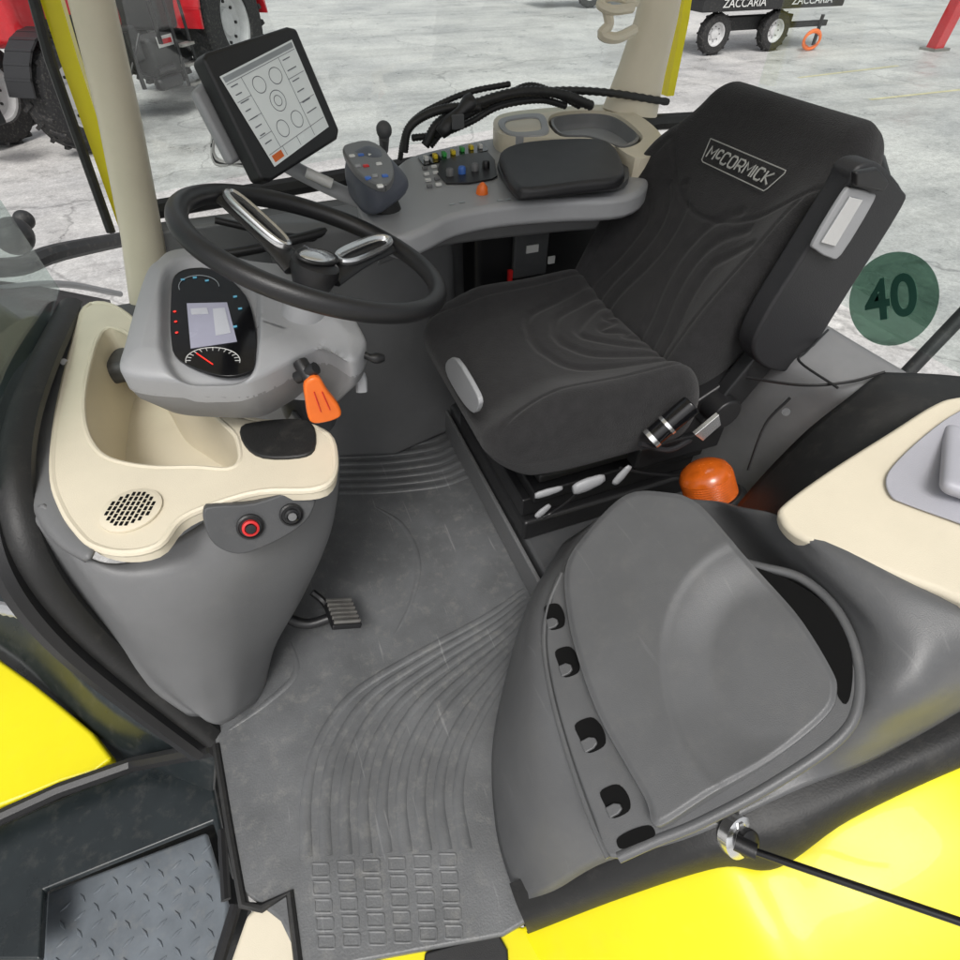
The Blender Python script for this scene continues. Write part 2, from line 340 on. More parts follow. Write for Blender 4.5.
bm = B(); prism(bm, [V(-.22,1.60,.78), V(1.10,1.62,.86), V(1.20,1.60,1.7), V(-.20,1.58,1.7)], V(0,.004,0)); obj('side_window_pane', bm, M['glass'], cab)
bm = B(); prism(bm, [V(1.42,.30,.50), V(1.42,1.50,.50), V(1.42,1.50,1.7), V(1.42,.30,1.7)], V(.004,0,0)); obj('rear_window_pane', bm, M['glass'], cab)
bm = B(); box(bm, V(.45,.98,1.78), V(2.0,1.24,.06)); obj('unseen_shade_roof', bm, M['beige'], cab, bevel=.02)  # out of view, added to shade the cab; reach set by the light
pts = [P(72,306,x=-.45), P(44,362,x=-.45), P(22,424,x=-.455), P(16,488,x=-.455), P(32,556,x=-.455), P(78,621,x=-.45), P(143,681,x=-.435), P(214,738,x=-.38)]
bm = B(); tube(bm, smooth(pts, 8), .020, 10, flat=1.3, up=V(1,0,0)); obj('door_seal', bm, M['rubber'], cab)
pts2 = [p+V(-.036,-.014,-.01) for p in pts]
bm = B(); tube(bm, smooth(pts2, 8), .020, 8); obj('door_frame', bm, M['black'], cab)
bm = B(); grid(bm, [[P(-60,300,x=-.60), P(0,300,x=-.52), P(66,305,x=-.47)], [P(-80,420,x=-.60), P(-20,430,x=-.52), P(16,440,x=-.47)], [P(-80,560,x=-.60), P(-20,560,x=-.52), P(22,560,x=-.47)]], 4, 5); obj('front_scuttle', bm, M['teal'], cab, solid=.01)
up_l = [(516,903),(612,866),(700,836),(760,810),(850,768),(960,708),(1040,670)]; lo_l = [(528,934),(622,898),(718,868),(778,868),(850,820),(960,768),(1050,737)]
zu = [.04,.20,.305,.34,.38,.425,.44]; zl = [-.005,.145,.25,.27,.325,.385,.40]
ul = [P(a,b,z=z) for (a,b),z in zip(up_l,zu)]; ll = [P(a,b,z=z) for (a,b),z in zip(lo_l,zl)]
bm = B(); grid(bm, [[p+V(0,.03,0) for p in ul], ul, [u_.lerp(l_,.45)+V(0,-.008,.016) for u_,l_ in zip(ul,ll)], ll, [p+V(0,.02,-.03) for p in ll]], 8, 5)
obj('sill_seal', bm, M['rubber'], cab)
rl = [p+V(0,.012,-.012) for p in ll]; rl = [rl[0]+V(-.04,.004,-.03)]+rl
bm = B(); grid(bm, [rl, [p+V(0,-.03,-.004) for p in rl], [p+V(0,-.12,-.03) for p in rl], [p+V(0,-.26,-.10) for p in rl], [p+V(0,-.40,-.24) for p in rl]], 8, 5)
obj('fender_panel', bm, M['yellow'], cab, solid=.008)
bm = B(); prism(bm, PZ([(372,968),(384,955),(500,924),(545,930),(570,1000),(380,1000)], -.02), V(0,0,-.04)); obj('yellow_sill', bm, M['yellow'], cab, bevel=.004)
bm = B(); prism(bm, PZ([(425,952),(498,932),(508,950),(510,990),(420,990)], -.012), V(0,0,-.03)); obj('sill_cap', bm, M['black'], cab, bevel=.004)
bm = B(); tube(bm, PZ([(216,745),(228,820),(243,905),(262,908),(290,893),(300,975)], .0), .008, 8); obj('floor_edge_seal', bm, M['rubber'], cab)
bm = B(); prism(bm, PZ([(262,900),(296,893),(302,975),(225,975),(246,915)], -.02), V(0,0,-.12)); obj('door_post_foot', bm, M['beige'], cab, bevel=.01)
zf = lambda l: [P(a,b,z=c) for a,b,c in l]
bm = B(); grid(bm, [zf([(822,322,.66),(860,345,.66),(906,372,.66)]), zf([(790,350,.63),(830,375,.63),(870,398,.63)]), zf([(750,368,.56),(790,398,.55),(832,425,.54)]), zf([(700,400,.40),(740,440,.38),(790,480,.37)]), zf([(650,440,.14),(690,490,.14),(740,540,.14)])], 6, 6)
obj('rear_trim_panel', bm, M['tgrey'], cab, solid=.01)
bm = B(); box(bm, V(1.25,.95,.28), V(.10,1.15,.36)); obj('rear_wall_panel', bm, M['grey'], cab, bevel=.012)
bm = B(); tube(bm, smooth([P(738,376,z=.585), P(800,385,z=.62), P(848,382,z=.645), P(885,372,z=.672)], 6), .003, 6); obj('trim_seam', bm, M['black'], cab)
bm = B(); tube(bm, smooth([P(790,398,z=.57), P(765,425,z=.50), P(748,470,z=.40)], 6), .003, 6); obj('trim_seam', bm, M['black'], cab)
bm = B(); tube(bm, smooth([P(828,330,z=.668), P(806,352,z=.65), P(800,362,z=.645), P(838,388,z=.64)], 6), .0025, 6); obj('trim_seam', bm, M['black'], cab)
bm = B(); cyl(bm, P(786,412,z=.545), P(786,412,z=.553), .008, None, 12); obj('trim_screw', bm, M['dgrey'], cab)
bm = B(); grid(bm, [zf([(880,372,.66),(935,374,.67),(1000,380,.67)]), zf([(850,396,.63),(900,400,.66),(970,400,.67)]), zf([(805,432,.56),(850,440,.61),(920,425,.66)]), zf([(760,478,.46),(800,480,.56),(860,462,.63)]), zf([(725,520,.40),(765,520,.50),(810,505,.58)])], 6, 6)
obj('wheel_arch_cover', bm, M['rubber'], cab, solid=.01)
bgp = plane3(P(790,510,z=.60), P(960,420,z=.70), P(960,600,z=.635))
bm = B(); prism(bm, smooth(PPL([(778,514),(786,500),(830,468),(890,430),(935,402),(965,394),(1060,380),(1090,480),(1060,650),(960,600),(900,577),(840,553),(795,534)], bgp), 4, True), -bgp[1]*.035)
bp_ = obj('beige_side_panel', bm, M['beige'], cab, bevel=.010, segs=5)
bm = B(); prism(bm, [p+bgp[1]*.003 for p in smooth(PPL([(885,482),(895,465),(925,437),(958,414),(1000,400),(1030,480),(1010,545),(960,526),(905,506),(890,498)], bgp), 4, True)], bgp[1]*.004)
obj('grey_insert', bm, M['lilac'], bp_, bevel=.002)
bm = pillow(P(960,466,pl=bgp)+bgp[1]*.010, V(.8,.6,0).normalized(), V(-.6,.8,0).normalized(), bgp[1], (.080,.026,.014), .0139, .005, lambda q, n: q); obj('panel_handle', bm, M['lilac'], bp_, sharp=80)

# ============================================================ SIDE CONSOLE (near box)
sc = thing('storage_console', (.45,.35,.02), 'grey moulded console with lid, slotted edge and opening painted dark, nearest the camera', 'storage console')
bm = B()
C0 = [(556,560,0),(528,612,0),(508,680,0),(495,750,0),(499,830,0),(520,902,.03)]
C0b = [(565,545,.2),(533,600,.18),(515,670,.18),(506,750,.18),(525,830,.16),(556,888,.12)]
C1 = [(584,532,.35),(548,590,.355),(542,650,.355),(556,715,.345),(582,790,.315),(608,858,.235)]
C2 = [(625,502,.38),(620,560,.34),(640,630,.33),(660,710,.33),(680,790,.31),(700,834,.305)]
C3 = [(705,500,.45),(740,560,.41),(775,630,.39),(790,690,.385),(795,750,.38),(805,785,.36)]
C3b = [(742,507,.52),(790,555,.53),(850,620,.535),(868,690,.52),(858,735,.46),(862,760,.40)]
C4 = [(775,514,.565),(820,560,.58),(888,628,.58),(912,690,.55),(918,720,.47),(915,732,.42)]
C5 = [(800,530,.59),(850,560,.605),(930,610,.61),(965,655,.58),(985,685,.5),(990,690,.45)]
C6 = [(900,560,.60),(960,600,.615),(1020,640,.61),(1050,660,.58),(1060,665,.52),(1070,660,.48)]
grid(bm, [zf(c_) for c_ in (C0,C0b,C1,C2,C3,C3b,C4,C5,C6)], 7, 6)
obj('console_body', bm, M['grey2'], sc, solid=.006, sharp=60)
ppl = plane3(P(570,600,z=.400), P(850,690,z=.520), P(655,835,z=.385)); pn = ppl[1]
edge = [(563,572),(551,602),(546,640),(553,690),(571,755),(594,820),(610,858),(656,842),(700,824),(770,788),(840,742),(857,700),(850,660),(700,600),(640,560)]
bm = B(); prism(bm, [p+pn*.002 for p in smooth(PPL(edge, ppl), 4, True)], -pn*.03); obj('slotted_edge', bm, M['grey2'], sc, bevel=.005)
bm = B(); prism(bm, [p+pn*.004 for p in smooth(PPL([(735,566),(782,578),(826,606),(849,645),(852,684),(843,704),(820,660),(780,610)], ppl), 5, True)], -pn*.004); obj('pocket_shade', bm, M['shade_black'], sc)  # flat black slab over the body, paints the shade of the opening
bm = B(); pr_ = smooth(PPL([(722,556),(760,566),(800,577),(834,606),(855,650),(858,700),(838,738),(770,785),(700,822),(656,840),(618,857)], ppl), 8); tube(bm, [p-pn*.003 for p in pr_], .0075, 12, flat=1); obj('pocket_rim', bm, M['grey2'], sc)
lid_out = [(570,574),(592,538),(628,503),(665,500),(699,511),(740,556),(794,612),(830,668),(837,692),(826,718),(772,762),(710,800),(668,827),(656,826),(650,804),(629,767),(604,722),(585,672),(573,625)]
LO = sm2(lid_out, 4, True); LO.append(LO[0])
def lid_h(px, py):
    dx, dy = px-768, py-660
    rx = 104 if dx < 0 else 260; ry = 116 if dy < 0 else 150
    rr_ = sqrt((dx/rx)**2+(dy/ry)**2)
    e = smst(0, 7, segd(px, py, LO))
    return .030+.004*e-.019*(1-smst(.50, 1.02, rr_))-.003*(1-smst(.92,1.02,rr_))
bm = B(); radial(bm, lid_out, (690,660), ppl, lid_h, .023, 70, 220); lid = obj('lid', bm, M['grey2'], sc, sharp=50)
for i, (cx, cy, ex, ey, hl_, hw_) in enumerate([(555,617,.22,.975,13,8),(568,662,.30,.954,15,9),(591,735,.40,.917,17,11),(616,801,.40,.917,16,11),(636,837,.93,-.36,20,6.5)]):
    nx_, ny_ = ey, -ex
    def q_(u, v): return (cx+ex*u+nx_*v, cy+ey*u+ny_*v)
    l = [q_(-hl_*.85,-hw_), q_(-hl_,0), q_(-hl_*.8,hw_*.9), q_(0,hw_*1.25), q_(hl_*.8,hw_*.95), q_(hl_,0), q_(hl_*.85,-hw_), q_(0,-hw_*1.05)]
    bm = B(); pts = smooth(PPL(l, ppl), 3, True); prism(bm, [p+pn*.0032 for p in pts], -pn*.002); nt_ = obj('slot_shade', bm, M['shade_black'], sc)  # thin black slab, painted shade in place of a cut notch
    if i < 4:
        tb = [q_(hl_*.15,-hw_*1.1), q_(hl_*.1,-hw_*.2), q_(hl_*.3,hw_*.3), q_(hl_*.65,hw_*.3), q_(hl_*.85,-hw_*.2), q_(hl_*.9,-hw_*1.1)]
        bm = B(); prism(bm, [p+pn*.001 for p in PPL(tb, ppl)], pn*.006); obj('tab', bm, M['grey2'], nt_, bevel=.002)
bm = B(); tube(bm, smooth(PPL([(562,573),(549,604),(544,642),(551,692),(569,757),(592,822),(608,858)], ppl), 6), .004, 8); obj('edge_lip', bm, M['grey2'], sc)

# ============================================================ SEAT
seat = thing('driver_seat', (.68,.98,.12), 'charcoal fabric driver seat with grooved cushion and badge on a black suspension base', 'seat')
cush_lines = []
for k in range(4):
    w = .035+.042*k; x0 = .13-.055*k
    cush_lines.append(sm2([(.24,w+.03),(.17,w+.012),(x0+.045,w*.72),(x0+.006,w*.25),(x0,0),(x0+.006,-w*.25),(x0+.045,-w*.72),(.17,-w-.012),(.24,-w-.03)], 5))
seam_c = [sm2([(.26,.215),(.05,.205),(-.12,.2),(-.24,.23)], 4), sm2([(.26,-.215),(.05,-.205),(-.12,-.2),(-.24,-.23)], 4)]
def dc(q, n):
    q = q.copy(); hx, hy = .237, .275
    f = max(0, -q.x/hx); top = max(0, n.z)
    q.y *= 1-.10*f*f
    if top > 0:
        q.z += top*(.030*smst(.45,.9,abs(q.y)/hy) - .014*(1-(q.y/hy)**2) - .036*smst(.25, 1, f))
        d = min(segd(q.x, q.y, l) for l in cush_lines); q.z += top*(-.006*(1-smst(0, .016, d)))
        d2 = min(segd(q.x, q.y, l) for l in seam_c); q.z -= top*.004*(1-smst(0, .008, d2))
        q.z += top*.002*sin(q.x*24+q.y*15)
    if q.z < 0: q.x += .05*max(0, -q.z/.095)*smst(.3, 1, f); q.y *= 1-.08*(-q.z/.095)
    return q
bm = pillow(V(.535,.955,.505), V(1,0,0), V(0,1,0), V(-.05,0,1).normalized(), (.237,.278,.095), .072, .0036, dc)
cushion = obj('seat_cushion', bm, M['fabric'], seat, sharp=80)
U = V(.523,0,.852).normalized(); NF = V(-.852,0,.523).normalized(); RT = V(0,-1,0)
back_lines = []
for k in range(3):
    w = .030+.045*k
    for s in (-1, 1):
        back_lines.append(sm2([(s*(w+.06),.06-.02*k),(s*(w+.018),.02-.02*k),(s*w,-.05),(s*(w+.008),-.12),(s*(w+.035),-.20),(s*(w+.045),-.28)], 5))
seam_b = [sm2([(-.235,.17),(-.17,.10),(-.10,.045),(0,.02),(.10,.045),(.17,.10),(.235,.17)], 5), sm2([(-.2,.12),(-.205,0),(-.19,-.15),(-.19,-.27)], 4), sm2([(.2,.12),(.205,0),(.19,-.15),(.19,-.27)], 4)]
def db(q, n):
    q = q.copy(); hx, hy = .255, .275; t = q.y/hy
    q.x *= 1-.20*smst(.35, 1.05, t)-.06*smst(.2, 1, -t)
    fr = max(0, n.z)
    if fr > 0:
        q.z += fr*(.038*smst(.5,.95,abs(q.x)/hx)*(1-smst(.2,.8,t)) + .018*cos(min(1, abs(t+.35))*pi/2) - .012*(1-(q.x/hx)**2))
        d = min(segd(q.x, q.y, l) for l in back_lines); q.z += fr*(-.006*(1-smst(0, .016, d)))
        d2 = min(segd(q.x, q.y, l) for l in seam_b); q.z -= fr*.0045*(1-smst(0, .008, d2))
        q.z += fr*.002*sin(q.x*22+1)*sin(q.y*19)
    return q
BC = V(.737,.975,.58)+U*.235-NF*.055
bm = pillow(BC, RT, U, NF, (.255,.275,.06), .052, .0036, db)
back = obj('backrest', bm, M['fabric'], seat, sharp=80)
tp = V(.737,.975,.58)+U*.364+NF*.004; tp.y = .962
bm = wordmark('McCORMICK', .021, .0165, .0062, tp+NF*.0062, RT, U, .0021); obj('badge_lettering', bm, M['foil'], back)
bm = B(); l = [V(-.112,.022,0), V(.112,.022,0), V(.097,-.021,0), V(-.097,-.021,0)]
pts = [tp+NF*.005+RT*p.x+U*p.y for p in l]; tube(bm, resample(pts, 60), .0011, 6, closed=True); obj('badge_outline', bm, M['foil'], back)
bm = B(); pl_sh = [BC-NF*.05+RT*x+U*y for x, y in [(-.2,-.26),(.2,-.26),(.235,-.1),(.225,.12),(.17,.26),(-.17,.26),(-.225,.12),(-.235,-.1)]]; prism(bm, smooth(pl_sh, 4, True), -NF*.04); obj('backrest_shell', bm, M['black'], seat, bevel=.012)
bm = B(); prism(bm, smooth([P(a,b,y=.665) for a,b in [(868,163),(884,166),(904,190),(903,208),(850,292),(808,358),(790,372),(765,368),(753,350),(765,318),(800,262),(845,192),(855,172)]], 4, True), V(0,.045,0)); arm = obj('folded_armrest', bm, M['vinyl'], seat, bevel=.010)
bm = B(); prism(bm, smooth([P(a,b,y=.662) for a,b in [(848,187),(868,192),(870,200),(838,253),(826,256),(812,248),(811,240),(840,192)]], 3, True), V(0,-.008,0)); pl_ = obj('belt_plate', bm, M['lgrey'], arm, bevel=.003)
bm = B(); prism(bm, [P(a,b,y=.653) for a,b in [(849,196),(862,199),(834,246),(820,242)]], V(0,-.003,0)); obj('belt_reel_cover', bm, M['silver'], pl_, bevel=.001)
bm = B(); prism(bm, [P(a,b,y=.655) for a,b in [(850,170),(872,166),(884,180),(878,190),(850,184)]], V(0,-.012,0)); obj('belt_guide', bm, M['black'], arm, bevel=.004)
bm = B(); box(bm, V(.70,1.03,.155), V(.56,.48,.07)); obj('base_frame', bm, M['black'], seat, bevel=.012)
bm = B(); box(bm, V(.68,1.03,.225), V(.52,.44,.06)); obj('slide_rail', bm, M['black'], seat, bevel=.006)
bm = B(); box(bm, V(.69,1.02,.275), V(.50,.46,.035)); obj('slide_rail', bm, M['black'], seat, bevel=.006)
for k in range(4):
    bm = B(); box(bm, V(.69,1.03,.31+k*.03), V(.46-.02*(k%2),.44-.02*(k%2),.028)); obj('bellows_fold', bm, M['rubber'], seat, bevel=.009)
bm = B(); box(bm, V(.62,.99,.425), V(.44,.44,.04)); obj('cushion_pan', bm, M['black'], seat, bevel=.01)
bm = B(); box(bm, V(.79,.73,.50), V(.16,.05,.10), Matrix.Rotation(-.5,3,'Y')); box(bm, V(.84,.70,.56), V(.07,.035,.20), Matrix.Rotation(.5,3,'Y')); box(bm, V(.74,.715,.42), V(.22,.04,.06)); cyl(bm, V(.80,.66,.52), V(.80,.74,.52), .035); obj('recliner_mechanism', bm, M['black'], seat, bevel=.006)
bm = B(); d0 = P(652,438,y=.65); d1 = P(692,404,y=.65); cyl(bm, d0, d1, .020, .021, 18); kn = obj('tilt_knob', bm, M['gloss'], seat, bevel=.004)
for (s0, s1) in ((-.05,.05),(.35,.42)):
    bm = B(); cyl(bm, d0.lerp(d1,s0), d0.lerp(d1,s1), .0222, None, 18); obj('knob_ring', bm, M['silver'], kn)
bm = B(); prism(bm, [P(a,b,y=.645) for a,b in [(692,432),(716,412),(718,422),(700,438)]], V(0,-.01,0)); obj('buckle_plate', bm, M['silver'], seat, bevel=.001)
bm = B(); prism(bm, smooth([P(a,b,x=.296) for a,b in [(450,362),(460,358),(478,386),(484,402),(478,412),(466,400),(452,376)]], 3, True), V(-.010,0,0)); obj('cushion_trim', bm, M['lgrey'], seat, bevel=.003)
for (a,b,c_,d_,y,w) in [(535,496,562,488,.68,.009),(573,490,604,478,.66,.016),(614,484,630,466,.66,.010),(536,517,550,505,.71,.009)]:
    bm = B(); q0 = P(a,b,y=y); q1 = P(c_,d_,y=y); tube(bm, smooth([q0, q0.lerp(q1,.5), q1],4), [w*.7,w,w*1.05,w*1.1,w*1.1,w*1.0,w*.95,w*.85,w*.6], 12, flat=.55, up=V(0,1,0)); obj('adjuster_lever', bm, M['lgrey'], seat, sharp=80)
for l_ in ([(590,478,.69),(572,498,.70),(553,512,.72),(543,517,.72)], [(620,468,.69),(650,474,.69),(690,476,.72)]):
    bm = B(); tube(bm, smooth([P(a,b,y=y) for a,b,y in l_], 5), .0035, 8); obj('release_cable', bm, M['black'], seat)
bm = B(); tube(bm, smooth([P(690,440,y=.655), P(668,450,y=.645), P(640,444,y=.65)],5), .006, 8); obj('belt_webbing', bm, M['vinyl'], seat)

# beacon lamp
bc = P(712,498,z=.37); bt = thing('beacon_lamp', bc, 'amber beacon lamp with black rubber foot lying behind the grey side console', 'beacon lamp')
bax = V(-.25,.45,.85)
bm = B(); pr = [(.048,0)]
for k in range(10): pr += [(.0515,.005+k*.0055),(.0545,.0078+k*.0055)]
pr += [(.052,.064),(.046,.074),(.032,.083),(.014,.087),(.001,.088)]
lathe(bm, bc, bax, pr, 36); obj('amber_dome', bm, M['amber'], bt, sharp=40)
bm = B(); lathe(bm, bc, bax, [(.058,-.06),(.070,-.035),(.069,-.004),(.060,.008),(.03,.008)]); obj('rubber_foot', bm, M['rubber'], bt)
bm = B(); tube(bm, smooth([bc+V(-.05,.02,-.02), bc+V(-.09,.03,-.03), bc+V(-.14,.07,-.05)], 4), .012, 8); obj('lamp_cable', bm, M['rubber'], bt)

# ============================================================ STEERING WHEEL
a_ = radians(23); NW = V(sin(a_),0,cos(a_)); E1 = V(cos(a_),0,-sin(a_)); E2 = V(0,1,0); S = V(.076,.893,.882); R = .194
sw = thing('steering_wheel', S, 'black steering wheel with two silver spoke inserts above the instrument pod', 'steering wheel')
bm = B(); tube(bm, [S+E1*(R*cos(t))+E2*(R*sin(t)) for t in [2*pi*k/96 for k in range(96)]], .0148, 18, closed=True); obj('rim', bm, M['black'], sw)
bm = B(); lathe(bm, S-NW*.052, NW, [(.024,-.02),(.032,.0),(.038,.018),(.037,.030),(.028,.037),(.001,.038)]); hub = obj('hub', bm, M['black'], sw)
bm = B(); ellip(bm, S-NW*.010, (E1*.6-E2*.8).normalized()*.021, (E1*.8+E2*.6)*.034, NW*.006, 32, 16); obj('hub_badge', bm, M['silver'], hub)
bm = B(); tube(bm, [S-NW*.011+(E1*.6-E2*.8)*(.024*cos(t))+(E1*.8+E2*.6)*(.037*sin(t)) for t in [2*pi*k/40 for k in range(40)]], .003, 8, closed=True); obj('badge_ring', bm, M['black'], hub)
bm = text_bm('McCORMICK', .0085, S-NW*.0038, (E1*.85-E2*.5).normalized(), (E1*.5+E2*.85).normalized(), .0004); obj('badge_lettering', bm, M['scrline'], hub)
for ang in (radians(134), radians(38)):
    d = E1*cos(ang)+E2*sin(ang); s = NW.cross(d)
    pts = [S-NW*.045+d*.03, S-NW*.028+d*.08, S-NW*.012+d*.14, S+d*(R-.005)]
    bm = B(); tube(bm, smooth(pts, 5), [.032-.010*min(1,k/9) for k in range(16)], 14, flat=.35, up=NW); sp_ = obj('spoke', bm, M['black'], sw)
    outl = []
    for k in range(40):
        t = 2*pi*k/40; u = (1 if cos(t) > 0 else -1)*abs(cos(t))**.6; v = (1 if sin(t) > 0 else -1)*abs(sin(t))**.8
        outl.append((.116+u*.060, v*.0165))
    bm = B(); pp = [S+NW*(-.005+(x-.118)*.26)+d*x+s*y for x, y in outl]; tube(bm, pp, .0072, 8, closed=True, flat=.7); obj('silver_insert', bm, M['silver'], sp_)
# ============================================================ INSTRUMENT POD AND COLUMN
pod = thing('instrument_pod', (-.05,.92,.6), 'light grey instrument pod with dark cluster display under the steering wheel', 'instrument cluster')
pdl = plane3(P(180,300,z=.80), P(180,380,z=.765), P(350,360,z=.745))
pod_out = [(158,262),(172,252),(205,250),(250,262),(300,270),(340,300),(362,332),(366,348),(352,364),(325,350),(300,358),(262,378),(235,384),(170,382),(134,378),(120,370),(126,345),(138,300),(148,272)]
PO = sm2(pod_out, 4, True); PO.append(PO[0])
def pod_h(px, py):
    e = min(1, segd(px, py, PO)/22); r_ = sqrt(((px-213)/48)**4+((py-326)/58)**4)
    return .0+.022*sqrt(e)-.022*(1-smst(.8,1.12,r_))
bm = B(); radial(bm, pod_out, (230,320), pdl, pod_h, .03, 44, 170); obj('pod_cowl', bm, M['lgrey'], pod, sharp=60)
bm = B(); o_ = [p-pdl[1]*.028 for p in smooth(PPL(pod_out, pdl), 4, True)]; c_ = sum(o_, Vector())/len(o_)+V(-.005,.015,0)
r0 = [bm.verts.new(p) for p in o_]; r1 = [bm.verts.new(c_+(p-c_)*.97-V(0,0,.022)) for p in o_]; r2 = [bm.verts.new(c_+(p-c_)*.80-V(0,0,.070)) for p in o_]; quadstrip(bm, r0, r1, True); quadstrip(bm, r1, r2, True); bm.faces.new(r2); bm.faces.new(r0); obj('pod_shell', bm, M['tgrey'], pod, sharp=60)
bm = B(); prism(bm, smooth([p+pdl[1]*.006 for p in PPL([(176,278),(196,270),(222,276),(246,298),(256,330),(256,358),(250,374),(220,378),(180,362),(172,340),(172,300)], pdl)], 4, True), -pdl[1]*.006); cl = obj('cluster_glass', bm, M['gloss'], pod, bevel=.001)
def flat(name, l, m, par, pl, off, th=.0008, sm=False):
    pts = [p+pl[1]*off for p in PPL(l, pl)]
    if sm: pts = smooth(pts, 4, True)
    bm = B(); prism(bm, pts, pl[1]*th); return obj(name, bm, m, par)
flat('cluster_screen', [(188,307),(228,306),(238,345),(192,352)], M['lcd'], cl, pdl, .0066)
flat('screen_bar', [(214,313),(226,312),(232,337),(217,340)], M['lcd2'], cl, pdl, .0080)
flat('screen_bar', [(192,313),(208,312),(210,318),(193,319)], M['lcd2'], cl, pdl, .0080)
def ringarc(cx, cy, rx, ry, t0, t1, pl, off): return [P(cx+rx*cos(t), cy+ry*sin(t), pl=pl)+pl[1]*off for t in [t0+(t1-t0)*k/24 for k in range(25)]]
bm = B(); tube(bm, ringarc(214,364,27,13,pi*.95,2.05*pi,pdl,.0072), .0007, 5)
for k in range(13):
    t = pi+pi*k/12; tube(bm, [P(214+22*cos(t),364+10*sin(t),pl=pdl)+pdl[1]*.0072, P(214+27*cos(t),364+13*sin(t),pl=pdl)+pdl[1]*.0072], .0006, 4)
obj('gauge_marks', bm, M['white'], cl)
bm = B(); tube(bm, [P(214,368,pl=pdl)+pdl[1]*.0075, P(198,357,pl=pdl)+pdl[1]*.0075], .0010, 5); obj('gauge_needle', bm, M['ledred'], cl)
bm = B(); tube(bm, ringarc(200,290,20,11,pi*.9,2*pi,pdl,.0072), .0006, 5); obj('gauge_marks', bm, M['scrgrey'], cl)
for (a,b) in [(176,315),(177,325),(178,336)]:
    bm = B(); ellip(bm, P(a,b,pl=pdl)+pdl[1]*.007, V(.0026,0,0), V(0,.0026,0), V(0,0,.001), 8, 6); obj('red_tell_tale', bm, M['ledred'], cl)
for (a,b) in [(184,283),(196,281),(208,284),(236,300),(241,312),(236,330)]:
    bm = B(); box(bm, P(a,b,pl=pdl)+pdl[1]*.007, V(.006,.005,.001)); obj('blue_tell_tale', bm, M['ledblue'], cl)
bm = B(); tube(bm, [S-NW*.05, S-NW*.09, S-NW*.16, S-NW*.24], [.026,.034,.05,.06], 18); obj('steering_column', bm, M['lgrey'], pod)
bm = B(); prism(bm, smooth([P(a,b,z=.628) for a,b in [(240,426),(262,420),(300,418),(314,426),(314,448),(298,456),(262,456),(244,444)]],3,True), V(0,0,-.08)); obj('column_recess_pad', bm, M['rubber'], pod, bevel=.004)  # flat black pad in place of the dark recess under the column
bm = B(); tube(bm, [c_-V(-.08,0,.05), c_-V(-.08,-.01,.12), c_-V(-.08,-.03,.24)], [.06,.052,.05], 18); obj('column_shroud', bm, M['dgrey'], pod)
bm = B(); q = [P(a,b,y=.76) for a,b in [(305,385),(318,378),(328,392),(340,408),(340,418),(322,424),(310,422),(306,404)]]; prism(bm, smooth(q,4,True), V(0,.016,0)); lev = obj('shuttle_lever', bm, M['orange'], pod, bevel=.005)
bm = B(); tube(bm, smooth([P(300,362,y=.80), P(306,372,y=.785), P(314,384,y=.77)], 4), .012, 10); obj('lever_stem', bm, M['black'], lev)
bm = B(); tube(bm, [P(297,378,y=.79), P(316,368,y=.775)], .010, 10); obj('lever_switch', bm, M['black'], lev)
bm = B(); tube(bm, [P(314,392,y=.758), P(321,412,y=.758)], .0010, 5); obj('lever_mark', bm, M['btn_r'], lev)
bm = B(); tube(bm, [P(322,392,y=.758), P(330,410,y=.758)], .0010, 5); obj('lever_mark', bm, M['btn_r'], lev)
bm = B(); tube(bm, smooth([P(348,350,y=.815), P(362,354,y=.81), P(372,358,y=.80), P(384,358,y=.80)], 4), [.006]*8+[.007,.009,.009,.008,.006], 10); ws = obj('wiper_stalk', bm, M['black'], pod)
bm = B(); ellip(bm, P(354,352,y=.81), V(.011,0,0), V(0,.011,0), V(0,0,.016)); obj('stalk_collar', bm, M['black'], ws)
bm = B(); tube(bm, smooth([P(350,368,y=.83), P(360,376,y=.82), P(362,392,y=.81)], 4), .010, 8, flat=.6, up=V(0,1,0)); obj('column_bracket', bm, M['lgrey'], pod)

# ============================================================ FRONT CONSOLE
fc = thing('front_console', (-.2,.75,0), 'front console with beige tray top, round air vent and grey side panel', 'dashboard console')
rows = [[(43,506,.76),(80,552,.705),(135,560,.69),(235,505,.70),(337,462,.74)],
 [(50,534,.74),(100,583,.675),(172,575,.655),(256,545,.670),(336,500,.73)],
 [(74,580,.715),(125,618,.650),(186,614,.630),(252,588,.655),(326,546,.73)],
 [(118,638,.685),(155,657,.640),(203,652,.625),(248,634,.650),(300,602,.74)],
 [(161,688,.655),(180,696,.630),(212,694,.625),(244,676,.65),(276,644,.74)],
 [(200,717,.625),(208,722,.612),(222,724,.612),(240,714,.635),(264,690,.71)]]
g_ = []
for i, r_ in enumerate(rows):
    pts = [P(a,b,y=y) for a,b,y in r_]; dz = -.05 if i == 0 else 0
    g_.append([pts[0]+V(-.07,.10,dz), pts[0]+V(-.03,.02,dz*.6)]+pts+[pts[-1]+V(-.03,.10,0), pts[-1]+V(-.10,.40,0)])
bm = B(); grid(bm, g_, 7, 6); obj('side_panel', bm, M['grey'], fc, solid=.006, sharp=70)
z0 = .622
top_out = [(86,308),(74,345),(62,395),(55,440),(54,480),(64,510),(77,530),(94,546),(125,553),(158,546),(178,522),(205,508),(260,492),(312,490),(331,480),(335,458),(328,436),(300,424),(250,420),(200,395),(160,370),(142,330),(112,306)]
top_in = [(98,338),(90,362),(84,392),(84,420),(92,444),(110,460),(150,468),(195,468),(228,470),(240,462),(240,448),(236,436),(225,425),(212,414),(185,398),(158,380),(140,350),(128,334),(110,328)]
